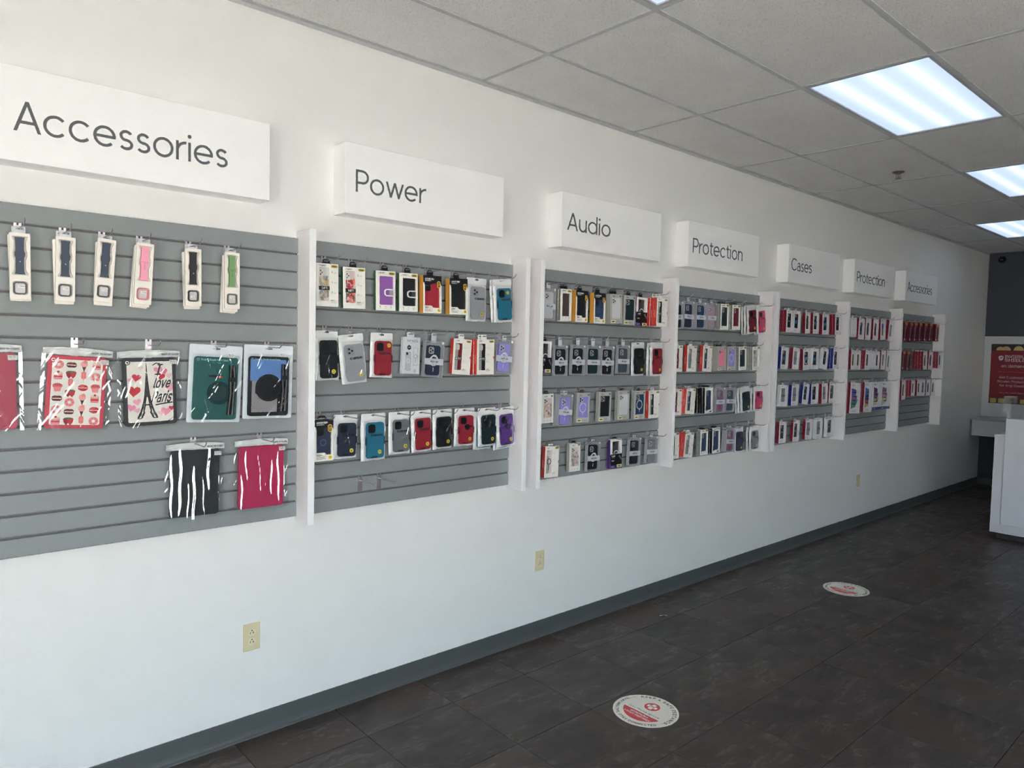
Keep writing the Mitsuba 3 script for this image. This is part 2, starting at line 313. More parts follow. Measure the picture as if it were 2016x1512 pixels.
# sign lettering: geometric strokes of even weight, cap height 1
ST = 0.099
def arc(cx, cy, rx, ry, a0, a1, n=26):
    t = np.radians(np.linspace(a0, a1, n)); return np.stack([cx + rx * np.cos(t), cy + ry * np.sin(t)], 1)
def stroke(*ls): return unary_union([LineString(l).buffer(ST / 2, cap_style=2, join_style=2, mitre_limit=8) for l in ls])
def glyph(ch):
    t = ST / 2; xh = 0.715; r = xh / 2 - t + 0.012; cy = xh / 2
    if ch == 'o': return stroke(arc(r + t, cy, r, r, 0, 360, 60)), 2 * r + ST
    if ch == 'c': return stroke(arc(r + t, cy, r, r, 42, 318, 48)), 2 * r + ST - 0.06
    if ch == 'e': return stroke(arc(r + t, cy, r, r, 0, 318, 56), [(2 * r + ST, cy), (t, cy)]).difference(sbox(r + t + 0.1, cy - 0.3, 2, cy - t)).union(stroke(arc(r + t, cy, r, r, 180, 316, 40))), 2 * r + ST
    if ch == 's':
        p = np.vstack([arc(0.255, cy + 0.158, 0.175, 0.158 - 0.01, 25, 180, 18), arc(0.255, cy + 0.158, 0.175, 0.158, 180, 262, 10), arc(0.255, cy - 0.158, 0.19, 0.158, 82, 0, 10), arc(0.255, cy - 0.158, 0.19, 0.158 - 0.01, 0, -152, 18)])
        return stroke(p), 0.50
    if ch == 'r': return stroke([(t, 0), (t, xh)], np.vstack([[(t, 0.36)], arc(0.40, 0.36, 0.40 - t, 0.315, 168, 92, 14)])), 0.40
    if ch == 'i': return stroke([(t + 0.02, 0), (t + 0.02, xh)]).union(disc(t + 0.02, 0.935, 0.072, 8)), ST + 0.04
    if ch == 'n': return stroke([(t, 0), (t, xh)], np.vstack([arc(0.30, 0.40, 0.30 - t, 0.27, 180, 0, 24), [(0.60 - t, 0)]])), 0.60
    if ch == 'u': return stroke([(0.60 - t, 0), (0.60 - t, xh)], np.vstack([[(t, xh)], arc(0.30, 0.315, 0.30 - t, 0.27, 180, 360, 24)])), 0.60
    if ch == 'd': return stroke(arc(r + t, cy, r, r, 0, 360, 60), [(2 * r + t, 0), (2 * r + t, 1.06)]), 2 * r + ST
    if ch == 'a': return stroke(np.vstack([arc(0.30, 0.42, 0.215, 0.245, 138, 0, 18), [(0.515, 0)]]), arc(0.285, 0.225, 0.232, 0.185, 0, 360, 40)), 0.57
    if ch == 't': return stroke(np.vstack([[(0.17, 0.90), (0.17, 0.22)], arc(0.34, 0.20, 0.17, 0.155, 180, 285, 14)]), [(0.0, xh - t), (0.41, xh - t)]), 0.42
    if ch == 'w': return stroke([(0.045, xh), (0.27, 0.03), (0.485, xh - 0.02), (0.70, 0.03), (0.925, xh)]).intersection(sbox(-1, 0, 2, xh)), 0.97
    if ch == 'P': return stroke([(t, 0), (t, 1)], np.vstack([[(t, 1 - t)], [(0.34, 1 - t)], arc(0.34, 0.685, 0.27, 0.315 - t, 90, -90, 24), [(t, 0.37 + t)]])), 0.665
    if ch == 'A': return stroke([(0.055, -0.05), (0.425, 1.0), (0.795, -0.05)], [(0.18, 0.31), (0.67, 0.31)]).intersection(sbox(-1, 0, 2, 1)), 0.85
    if ch == 'C': return stroke(arc(0.50, 0.5, 0.50 - t, 0.512 - t, 44, 316, 56)), 0.88
def lettering(word):
    x, out = 0.0, []
    for ch in word:
        g, w = glyph(ch); out.append(affinity.translate(g, x, 0)); x += w + {'A': 0.04, 'P': 0.06, 'w': 0.05, 'r': 0.035, 't': 0.05}.get(ch, 0.095)
    g = unary_union(out); return affinity.translate(g, -g.bounds[0], 0)
SIGN = [('Accessories', 0.540, 0.594, 1.2755), ('Power', 1.777, 1.828, 2.198), ('Audio', 3.106, 3.152, 3.520), ('Protection', 4.311, 4.362, 4.986), ('Cases', 5.672, 5.717, 6.061), ('Protection', 6.884, 6.938, 7.569), ('Accessories', 8.098, 8.152, 8.842)]
for i, (w, y0, ta, tb) in enumerate(SIGN):
    k = thing('sign_box', f'white box sign lettered {w}' + {0: ', large and cut off by the frame edge', 6: ', far end and smallest', 3: ', between the Audio and Cases signs', 5: ', between the Cases and far Accessories signs'}.get(i, ', mounted above its grey slatwall panel'), 'sign', 'white box signs above the panels')
    put(k + '__box', MB().box(0.0006, 0.104, y0, y0 + 0.903, 2.241, 2.543, (243, 246, 248), 6, 0.0012))
    g = lettering(w); b = g.bounds; g = affinity.scale(g, (tb - ta) / (b[2] - b[0]), 0.0965, origin=(0, 0))
    put(k + '__lettering', MB().poly(g, 0, 0.0012, (86, 88, 94), 6), wallframe(0.104, ta, 2.3385))

# ------------------------------------------------------------------ wall outlets
for i, (y, z, t) in enumerate([(1.4165, 0.434, 'ivory duplex wall outlet low under the near Accessories panel, large in view'), (3.102, 0.4505, 'ivory duplex wall outlet low under the Audio panel'), (7.421, 0.448, 'small far ivory wall outlet under the far Protection panel')]):
    k = thing('wall_outlet', t, 'outlet', 'ivory outlets low on the white wall')
    fr = wallframe(0.0, y, z)
    IV = (205, 193, 155)
    face = rrect(0.0345, 0.030, 0.0145, 0, 0.0195).intersection(sbox(-0.0165, -1, 0.0165, 1)), rrect(0.0345, 0.030, 0.0145, 0, -0.0195).intersection(sbox(-0.0165, -1, 0.0165, 1))
    pl = MB().box(-0.036, 0.036, -0.058, 0.058, 0, 0.0055, IV, 6, 0.002)
    put(k + '__cover_plate', pl, fr)
    for f_ in face: put(k + '__receptacle', MB().poly(f_, 0.0050, 0.0068, (214, 203, 168), 6), fr)
    sl = MB()
    for s_ in (0.0195, -0.0195):
        sl.flat(sbox(-0.0078, s_ - 0.006, -0.0055, s_ + 0.003), 0.0069, (40, 34, 28)); sl.flat(sbox(0.0050, s_ - 0.005, 0.0074, s_ + 0.003), 0.0069, (40, 34, 28)); sl.flat(sbox(0.0025, s_ - 0.0028, 0.0080, s_ - 0.001), 0.0069, (40, 34, 28)); sl.flat(disc(0, s_ + 0.0085, 0.0027), 0.0069, (40, 34, 28))
    put(k + '__slots', sl, fr)
    put(k + '__screw', MB().poly(disc(0, 0, 0.0032), 0.0052, 0.0066, (190, 180, 150), 4), fr)

# ------------------------------------------------------------------ floor decals
def arc_text(mb, s, rad, mid, h, c, inner=False, step=None, bold=True):
    adv = []
    for ch in s:
        if ch == ' ': adv.append(h * 0.42); continue
        if (ch, bold) not in _text: MB().text(ch, 1, 0, 0, 0, bold=bold)
        adv.append(_text[(ch, bold)][0][:, 0].max() * h + h * 0.20)
    tot = sum(adv) / rad; a = mid + (tot / 2 if not inner else -tot / 2)
    for ch, w in zip(s, adv):
        d = w / rad / 2; a += -d if not inner else d
        if ch != ' ':
            rot = math.degrees(a) + (-90 if not inner else 90)
            p = np.array([math.cos(a), math.sin(a)]) * rad
            tan = np.array([math.cos(math.radians(rot)), math.sin(math.radians(rot))])
            o = p - tan * (w - h * 0.2) / 2
            mb.text(ch, h, o[0], o[1], 0.0007, c, 7, bold, rot=rot)
        a += -d if not inner else d
for i, (x, y, rot, t) in enumerate([(0.934, 2.905, 0, 'round white floor decal reading KEEP A SAFE DISTANCE, the near one'), (0.771, 5.421, 0, 'round white floor decal reading KEEP A SAFE DISTANCE, farther and flatter looking')]):
    k = thing('floor_decal', t, 'decal', 'social distancing decals on the floor')
    a = math.radians(rot)
    fr = lambda v, x=x, y=y, a=a: np.stack([x + v[:, 0] * math.cos(a) - v[:, 1] * math.sin(a), y + v[:, 0] * math.sin(a) + v[:, 1] * math.cos(a), v[:, 2]], 1)
    R = 0.152
    put(k + '__disc', MB().poly(disc(0, 0, R, 16), 0.0, 0.0006, (222, 218, 206), 7), fr)
    g = MB()
    RED, INK = (205, 62, 74), (38, 38, 40)
    arc_text(g, 'KEEP A SAFE DISTANCE', 0.1235, math.radians(62), 0.0170, INK)
    arc_text(g, 'STAY HEALTHY, STAY CONNECTED', 0.1385, math.radians(247), 0.0138, INK, inner=True)
    for a0, a1 in ((148, 168), (332, 346)): g.flat(LineString(arc(0, 0, 0.129, 0.129, a0, a1, 8)).buffer(0.0008), 0.0006, INK)
    g.flat(disc(0, 0.050, 0.037, 10), 0.0006, RED)
    g.flat(sbox(-0.026, 0.041, 0.026, 0.059).union(sbox(-0.009, 0.024, 0.009, 0.076)), 0.0009, (228, 224, 214))
    g.text('CPR', 0.0115, 0, 0.0445, 0.0012, (120, 40, 48), 7, True, 'c')
    g.text('CELL PHONE REPAIR', 0.0125, 0, -0.0205, 0.0006, (120, 118, 112), 7, False, 'c', width=0.172)
    g.flat(disc(0, 0.0, 0.104, 14).intersection(sbox(-1, -1, 1, -0.031)), 0.0006, RED)
    g.text('MAINTAIN A', 0.0118, 0, -0.053, 0.0009, (232, 214, 206), 7, True, 'c'); g.text('6 FOOT DISTANCE', 0.0118, 0, -0.073, 0.0009, (232, 214, 206), 7, True, 'c')
    put(k + '__print', g, fr)
k = thing('paper_scrap', 'tiny curled white scrap of paper lying on the dark floor near the baseboard', 'litter')
u_ = np.linspace(0, 1, 7); put(k, MB().grid(np.stack([np.stack([0.245 + 0.03 * u_ + 0.004 * j, 3.945 + 0.03 * u_ - 0.009 * j, 0.0006 + 0.006 * np.sin(u_ * 2.6) * (0.5 + 0.5 * j)], 1) for j in range(3)]), (214, 206, 190)))

# ------------------------------------------------------------------ sprinkler and camera dome
k = thing('fire_sprinkler', 'small dark pendent fire sprinkler hanging from the ceiling tiles', 'sprinkler')
fr = lambda v: v + [0.792, 5.938, H]
put(k + '__escutcheon', MB().lathe([(0, 0.004), (0.041, 0.004), (0.041, -0.003), (0.036, -0.006), (0.018, -0.013), (0, -0.013)], (84, 82, 82), 6), fr)
fa = MB()
for s_ in (-1, 1): fa.tube([(s_ * 0.009, 0, -0.012), (s_ * 0.0155, 0, -0.020), (s_ * 0.0155, 0, -0.032), (s_ * 0.004, 0, -0.045)], 0.0026, (104, 98, 94), 4)
fa.tube([(0, 0, -0.012), (0, 0, -0.020)], 0.009, (104, 98, 94), 4)
put(k + '__frame_arms', fa, fr)
put(k + '__glass_bulb', MB().tube([(0, 0, -0.020), (0, 0, -0.042)], 0.0022, (150, 40, 36), 3), fr)
de = disc(0, 0, 0.0225, 8)
for j in range(10): a = j * math.pi / 5; de = de.difference(LineString([(0.013 * math.cos(a), 0.013 * math.sin(a)), (0.04 * math.cos(a), 0.04 * math.sin(a))]).buffer(0.0015))
put(k + '__deflector', MB().poly(de, -0.049, -0.0465, (110, 104, 100), 4), fr)
k = thing('dome_camera', 'small black dome security camera high on the dark back wall', 'camera')
fr = lambda v: np.stack([0.149 + v[:, 0], YB - v[:, 2], 2.945 + v[:, 1]], 1)
put(k + '__base', MB().lathe([(0, 0), (0.045, 0), (0.045, 0.012), (0.040, 0.018), (0, 0.018)], (34, 34, 38), 6), fr)
put(k + '__dome', MB().lathe([(0.036 * math.cos(t), 0.018 + 0.032 * math.sin(t)) for t in np.linspace(0, math.pi / 2, 8)], (16, 17, 20), 1), fr, smooth=True)
put(k + '__lens', MB().poly(disc(-0.006, -0.006, 0.009), 0.046, 0.051, (60, 62, 70), 2), fr)

# ------------------------------------------------------------------ back wall: white board, poster, floating desk; counter in front
k = thing('backsplash_board', 'tall white wall board behind the desk, holding the red poster', 'board')
put(k, MB().box(0.004, 2.6, YB - 0.014, YB - 0.0006, 0.905, 1.955, (196, 198, 200), 7, 0.001))
k = thing('wall_poster', 'red poster offering customized screen protection on the white back board', 'poster')
PW, PZ0, PZ1, PX0 = 0.62, 1.086, 1.856, 0.085
fr = lambda v: np.stack([PX0 + v[:, 0], YB - 0.014 - v[:, 2], PZ0 + v[:, 1]], 1)
hp = PZ1 - PZ0
put(k + '__sheet', MB().box(0, PW, 0, hp, 0, 0.002, (128, 30, 42), 6), fr)
def mirror(mb): return mb
g = MB()
def pf(s_, z, c): 
    g.flat(s_, z, c)
pf(sbox(0, 0.685, PW, hp), 0.0021, (52, 44, 40)); pf(sbox(0, 0.0, PW, 0.075), 0.0021, (70, 60, 52))
for cx_, rr in ((0.10, 0.045), (0.165, 0.05), (0.30, 0.055), (0.42, 0.05), (0.53, 0.05)): pf(disc(cx_, 0.69, rr).intersection(sbox(0, 0.688, PW, hp)), 0.0025, (196, 172, 112))
for cx_ in (0.03, 0.12, 0.36, 0.5): pf(rrect(0.07, 0.06, 0.012, cx_ + 0.02, 0.036).intersection(sbox(0, 0, PW, 0.072)), 0.0025, (176, 156, 82))
sh = Polygon([(0.0, 0.03), (0.0, 0.055), (0.028, 0.066), (0.056, 0.055), (0.056, 0.03), (0.045, 0.008), (0.028, 0.0), (0.011, 0.008)])
pf(affinity.translate(sh, 0.085, 0.555), 0.0025, (214, 200, 204)); pf(Polygon([(0.095, 0.585), (0.13, 0.605), (0.132, 0.596), (0.112, 0.58)]), 0.0029, (128, 30, 42))
WT = (214, 200, 204)
g.text('INVISIBLE', 0.033, 0.152, 0.594, 0.0025, WT, 6, True); g.text('SHIELD', 0.037, 0.152, 0.546, 0.0025, WT, 6, True, sx=1.25)
g.text('on demand', 0.038, 0.115, 0.470, 0.0025, WT, 6)
pf(sbox(0.09, 0.41, PW - 0.06, 0.412), 0.0025, (190, 120, 126))
for j, l in enumerate(('Get Customized', 'Screen Protection', 'for Any Device')): g.text(l, 0.031, 0.10 + (0.0, -0.015, 0.01)[j], 0.325 - j * 0.052, 0.0025, (208, 178, 184), 6)
g.text('Ask an Associate for Details', 0.015, 0.11, 0.135, 0.0025, (200, 160, 166), 6)
put(k + '__print', g, fr)
k = thing('floating_desk', 'white wall-hung desk with a drawer front, under the back board', 'desk')
put(k + '__body', MB().box(0.03, 2.6, 10.735, YB - 0.0006, 0.680, 0.884, (190, 193, 196), 7, 0.001))
put(k + '__top', MB().box(0.012, 2.6, 10.715, YB - 0.0006, 0.884, 0.902, (176, 180, 184), 5, 0.001))
put(k + '__drawer_front', MB().box(0.034, 0.70, 10.717, 10.735, 0.684, 0.880, (204, 206, 208), 6, 0.001)); put(k + '__drawer_front', MB().box(0.706, 1.50, 10.717, 10.735, 0.684, 0.880, (204, 206, 208), 6, 0.001))
k = thing('service_counter', 'white service counter with a raised front panel and dark toe kick', 'counter')
CW = (206, 207, 214)
put(k + '__body', MB().box(0.977, 3.3, 7.995, 8.60, 0.060, 0.948, CW, 6, 0.0015))
put(k + '__countertop', MB().box(0.975, 3.3, 7.990, 8.62, 0.948, 0.974, (200, 201, 206), 5, 0.0015))
put(k + '__front_panel', MB().box(1.067, 3.3, 7.962, 7.990, 0.150, 1.124, (210, 212, 222), 6, 0.0015))
put(k + '__upper_ledge', MB().box(1.067, 3.3, 7.990, 8.14, 1.098, 1.124, (210, 212, 222), 6, 0.0015))
put(k + '__toe_kick', MB().box(1.02, 3.3, 8.05, 8.56, 0.0, 0.060, (44, 44, 46), 8))
k = thing('acrylic_box', 'clear acrylic box standing on the near end of the white service counter', 'display box')
for nm, b_ in (('front_pane', (0.990, 1.062, 8.170, 8.172)), ('back_pane', (0.990, 1.062, 8.30, 8.302)), ('side_pane', (0.988, 0.990, 8.17, 8.302)), ('side_pane', (1.062, 1.064, 8.17, 8.302))):
    x0, x1, y0, y1 = b_
    v = np.array([[x0, y0, 0.9745], [x1, y1 if x1 - x0 < 0.01 else y0, 0.9745], [x1, y1 if x1 - x0 < 0.01 else y0, 1.315], [x0, y0, 1.315]])
    q = MB(); q.add(v, [[0, 1, 2], [0, 2, 3]]); put(k + '__' + nm, q, None, 'm_acrylic')
put(k + '__rim', MB().poly(sbox(0.987, 8.168, 1.065, 8.304).difference(sbox(0.990, 8.171, 1.062, 8.301)), 1.312, 1.316, (170, 178, 184), 3))

# ------------------------------------------------------------------ hooks and the goods hanging on them
rng = np.random.default_rng(7)
SLOTROW = {(0, 1): 0, (0, 2): 5, (0, 3): 10, (1, 1): 0, (1, 2): 4, (1, 3): 9, (1, 4): 13}
def rodz(sec, row): return SLOT0 - SLOTROW.get((sec, row), (row - 1) * 4) * SP - 0.019
ORD = ['first', 'second', 'third', 'fourth', 'fifth', 'sixth', 'seventh', 'eighth', 'ninth', 'tenth']
ROW = {1: 'top', 2: 'second', 3: 'third', 4: 'fourth'}
def hook(sec, row, n, y, label=None, short=False):
    k = thing('slatwall_hook', label or f'chrome slatwall hook, {ORD[n]} on the {ROW[row]} row under the {SEC[sec]} sign', 'hook', 'chrome hooks in the slatwall slots')
    z = rodz(sec, row); s = z + 0.019
    pl = MB().box(-0.011, 0.011, -0.070, -0.0045, 0.0, 0.0022).box(-0.011, -0.003, -0.006, 0.0035, -0.004, 0.0030).box(0.003, 0.011, -0.006, 0.0035, -0.004, 0.0030)
    put(k + '__plate', pl, wallframe(0.0193, y, s), 'm_chrome')
    L = 0.150
    pts = [(0, 0, 0.0), (0, 0, 0.07), (0, 0, L - 0.022), (0, 0.003, L - 0.014), (0, 0.011, L - 0.004), (0, 0.019, L + 0.002)]
    put(k + '__rod', MB().tube(pts, 0.0023, sides=7), wallframe(0.0205, y, z), 'm_chrome', smooth=True)

CASE = {'navy': (38, 46, 70), 'black': (24, 27, 33), 'red': (160, 30, 50), 'red_ring': (165, 32, 52), 'maroon': (108, 30, 46), 'magenta': (190, 44, 96), 'teal': (22, 118, 148), 'green': (22, 46, 50), 'grey': (112, 116, 124),
        'purple': (98, 58, 140), 'lavender': (142, 134, 210), 'slate': (66, 76, 92), 'blue': (34, 58, 92), 'brown': (72, 58, 58), 'clear': (186, 189, 194), 'pink': (228, 130, 152), 'rose': (158, 140, 156), 'berry': (128, 92, 120),
        'marble': (196, 186, 184), 'flora': (190, 190, 188), 'floral_red': (196, 180, 176)}
YEL, YINK = (236, 212, 30), (84, 76, 20)

def phone(mb, cx, cy, w, h, z, col, ring_=False, r=7, cam=True, rugged=False, cam_c=None, logo=False):
    """back of a phone case: stepped slab, camera island top left, optional magnetic ring"""
    q = 0.16 * w
    mb.poly(rrect(w, h, q, cx, cy), z, z + 0.0055, col, r); mb.poly(rrect(w - 0.004, h - 0.004, q - 0.002, cx, cy), z + 0.0055, z + 0.0075, col, r)
    zz = z + 0.0075
    dk = tuple(int(c * 0.62) for c in col)
    if rugged:
        for sx in (-1, 1): mb.poly(sbox(cx + sx * w / 2 - 0.003, cy - h * 0.12, cx + sx * w / 2 + 0.003, cy + h * 0.10), z, z + 0.008, dk, r)
        mb.poly(sbox(cx - w * 0.22, cy - h / 2 + 0.002, cx + w * 0.12, cy - h / 2 + 0.010), zz, zz + 0.001, dk, r)
    if cam:
        cw, ch = 0.40 * w, 0.24 * h
        x, y = cx - w / 2 + 0.09 * w + cw / 2, cy + h / 2 - 0.05 * h - ch / 2
        mb.poly(rrect(cw, ch, 0.3 * cw, x, y), zz, zz + 0.0018, cam_c or (30, 32, 36), 5)
        for dx, dy in ((-0.18, 0.22), (-0.18, -0.22), (0.2, 0.0)): mb.poly(disc(x + dx * cw, y + dy * ch, 0.13 * cw, 4), zz + 0.0018, zz + 0.0028, (16, 17, 20), 3)
    if ring_:
        mb.flat(ring(cx, cy - 0.02 * h, 0.26 * w, 0.32 * w), zz, (196, 198, 202)); mb.flat(sbox(cx - 0.025 * w, cy - 0.38 * h, cx + 0.025 * w, cy - 0.24 * h), zz, (196, 198, 202))

def sticker(mb, x, y, r, z):
    mb.flat(disc(x, y, r, 5), z, YEL, 6)
    for j, w in enumerate((0.5, 0.75, 0.6)): mb.flat(sbox(x - r * w, y + r * (0.42 - j * 0.42) - r * 0.11, x + r * w, y + r * (0.42 - j * 0.42) + r * 0.11), z + 0.0002, YINK, 6)

def oval(mb, x, y, w, h, z):
    mb.flat(rrect(w, h, h * 0.45, x, y, 3), z, (176, 158, 30), 6)
    mb.flat(sbox(x - w * 0.36, y - h * 0.06, x + w * 0.36, y + h * 0.2), z + 0.0002, (62, 58, 24)); mb.flat(sbox(x - w * 0.25, y - h * 0.3, x + w * 0.25, y - h * 0.16), z + 0.0002, (62, 58, 24))

def tab(top, rz, w, c, black=False):
    """hanging tab with a euro slot around the rod; local z of the rod is rz, box top is at top"""
    t = rz + 0.0075
    t = max(t, top + 0.012)
    if black: g = unary_union([rrect(w, t - top + 0.004, min(w, t - top) * 0.45, 0, (t + top - 0.004) / 2), sbox(-w * 0.62, top - 0.002, w * 0.62, top + 0.004)])
    else: g = rrect(w, t - top + 0.006, 0.004, 0, (t + top - 0.006) / 2)
    return g.difference(unary_union([disc(0, rz, 0.0042, 5), sbox(-w * 0.33, rz - 0.0036, w * 0.33, rz + 0.0012)]))

def bars(mb, x, y, w, n, z, c=(150, 150, 150), dy=0.0035, h=0.0012):
    for j in range(n): mb.flat(sbox(x, y - j * dy - h, x + w * (1 - 0.22 * (j % 2)), y - j * dy), z, c)
def icon(mb, x, y, z, kind, c=(150, 150, 152)):
    if kind == 0: mb.flat(ring(x, y, 0.0022, 0.0034, 3).union(sbox(x - 0.0012, y, x + 0.0012, y + 0.006)), z, c)
    elif kind == 1: mb.flat(Polygon([(x - 0.0042, y + 0.002), (x, y + 0.004), (x + 0.0042, y + 0.002), (x, y - 0.004)]).difference(disc(x, y, 0.0018, 3)), z, c)
    else: mb.flat(ring(x, y, 0.0028, 0.0042, 4), z, c); mb.flat(disc(x, y, 0.0014, 3), z, c)

class Box:
    """a printed carton with a window: frame (through-cut), back sheet, goods inside, spine, tab"""
    def __init__(s, k, fr, W, Hh, D, face, side, win, spine=None, rz=None, tabc=None, tabw=0.034, black=False, r=6):
        s.k, s.fr, s.W, s.H, s.D = k, fr, W, Hh, D
        out = sbox(-W / 2, -Hh / 2, W / 2, Hh / 2); x0, x1 = -W / 2, W / 2
        b = MB()
        if win is not None:
            b.poly(out.difference(win), 0.0012, D, face, r); b.poly(out.buffer(-0.0004), 0, 0.0012, side, r)
        else: b.box(x0, x1, -Hh / 2, Hh / 2, 0, D, face, r, 0.0006)
        put(k + '__carton', b, fr)
        sp = spine or side
        s_ = MB().box(x0 - 0.0004, x0, -Hh / 2 + 0.0006, Hh / 2 - 0.0006, 0.0008, D - 0.0006, sp, r)
        put(k + '__spine', s_, fr)
        if rz is not None:
            put(k + '__hang_tab', MB().poly(tab(Hh / 2, rz, tabw, tabc, black), D * 0.35, D * 0.35 + 0.0012, tabc or (24, 25, 28), 5), fr)

def flowers(mb, win, z, pal, n, seed):
    g = np.random.default_rng(seed); x0, y0, x1, y1 = win.bounds
    for _ in range(n):
        x, y, r = g.uniform(x0, x1), g.uniform(y0, y0 + 0.72 * (y1 - y0)), g.uniform(0.0035, 0.0085); c = pal[g.integers(len(pal))]
        sh_ = unary_union([disc(x + r * 0.6 * math.cos(t), y + r * 0.6 * math.sin(t), r * 0.5, 3) for t in np.linspace(0, 6.283, 6)[:-1] + g.uniform(0, 1)]).intersection(win)
        mb.flat(sh_, z + 0.0001 * g.integers(1, 6), c)

def make_jbox(k, fr, W, Hh, rz, var, sec):
    D = 0.018
    near = sec <= 2
    pic = var in ('flora', 'floral_red')
    sp = (46, 96, 62) if sec == 1 else (126, 128, 124)
    if pic: win = rrect(0.048, Hh - 0.040, 0.005, -W * 0.5 + 0.038, 0.004)
    else: win = rrect(W - 0.030, Hh - 0.050, 0.004, 0.001 + (0.004 if sec == 1 else 0), 0.001)
    Box(k, fr, W, Hh, D, (228, 227, 220), (200, 198, 190), win, sp, rz, (24, 26, 32), 0.034, True)
    x0, y0, x1, y1 = win.bounds
    p = MB()
    if pic: phone(p, (x0 + x1) / 2, (y0 + y1) / 2, x1 - x0 + 0.004, y1 - y0 + 0.004, 0.003, CASE[var], cam_c=(204, 200, 194)); flowers(p, win, 0.0108, [(176, 150, 96), (150, 152, 160), (120, 124, 116), (206, 190, 150)] if var == 'flora' else [(190, 40, 56), (214, 96, 60), (150, 44, 60), (206, 120, 116), (96, 92, 84)], 60, 3 if var == 'flora' else 5)
    elif var == 'ring':
        p.box(x0, x1, y0, y1, 0.002, 0.006, (176, 178, 178)); p.flat(ring(0, -0.012, 0.018, 0.021), 0.0061, (50, 52, 54)); p.poly(rrect(0.03, 0.028, 0.006, -0.008, 0.045), 0.006, 0.009, (120, 124, 126)); p.flat(sbox(-0.0015, -0.06, 0.0015, -0.034), 0.0061, (50, 52, 54))
    else: phone(p, (x0 + x1) / 2, (y0 + y1) / 2, x1 - x0 + 0.008, y1 - y0 + 0.006, 0.004, {'purple': (140, 86, 168)}.get(var, CASE.get(var)), cam=sec != 1 and var != 'brown', cam_c=(150, 152, 152))
    put(k + '__phone_case', p, fr)
    q = MB(); z = D
    q.text('J SMART', 0.0060, -W / 2 + 0.012, Hh / 2 - 0.0125, z, (60, 62, 60), 7, True)
    oval(q, W / 2 - 0.019, Hh / 2 - 0.0105, 0.032, 0.0125, z)
    if pic:
        q.box(x0 - 0.002, x1 + 0.001, y0 + 0.046, y0 + 0.063, D - 0.0004, D + 0.0004, (26, 27, 34)); q.text('18', 0.009, x0 + 0.010, y0 + 0.050, D + 0.0004, (226, 224, 214), 6, True); bars(q, x0 + 0.026, y0 + 0.060, 0.016, 3, D + 0.0004, (200, 198, 190))
        for j in range(3): icon(q, x1 + 0.013, Hh * 0.30 - j * Hh * 0.235, z, j); bars(q, x1 + 0.022, Hh * 0.30 - j * Hh * 0.235 + 0.001, 0.012, 2, z, (170, 170, 168))
        q.text('DROP', 0.0055, x1 + 0.006, -Hh / 2 + 0.024, z, (50, 50, 48), 7, True); q.text('PLUS', 0.0055, x1 + 0.022, -Hh / 2 + 0.024, z, (206, 150, 60), 7); bars(q, x1 + 0.006, -Hh / 2 + 0.021, 0.030, 2, z, (110, 110, 108))
    else:
        for j in range(3): icon(q, -W * 0.28 + j * W * 0.28, -Hh / 2 + 0.017, z, j); bars(q, -W * 0.33 + j * W * 0.28, -Hh / 2 + 0.010, 0.010, 2, z, (170, 170, 168), 0.0025, 0.001)
        if sec == 1: q.poly(rrect(0.060, 0.034, 0.014, W * 0.22, -0.008).intersection(sbox(-1, -1, W / 2 - 0.008, 1)).difference(rrect(0.052, 0.024, 0.010, W * 0.24, -0.008)), D - 0.003, D + 0.0006, (222, 222, 218)); q.poly(rrect(0.020, 0.026, 0.003, W * 0.27, -0.008).intersection(sbox(-1, -1, W / 2 - 0.008, 1)), D - 0.003, D + 0.0004, (150, 140, 160) if var == 'purple' else (52, 58, 64))
    put(k + '__front_print', q, fr)

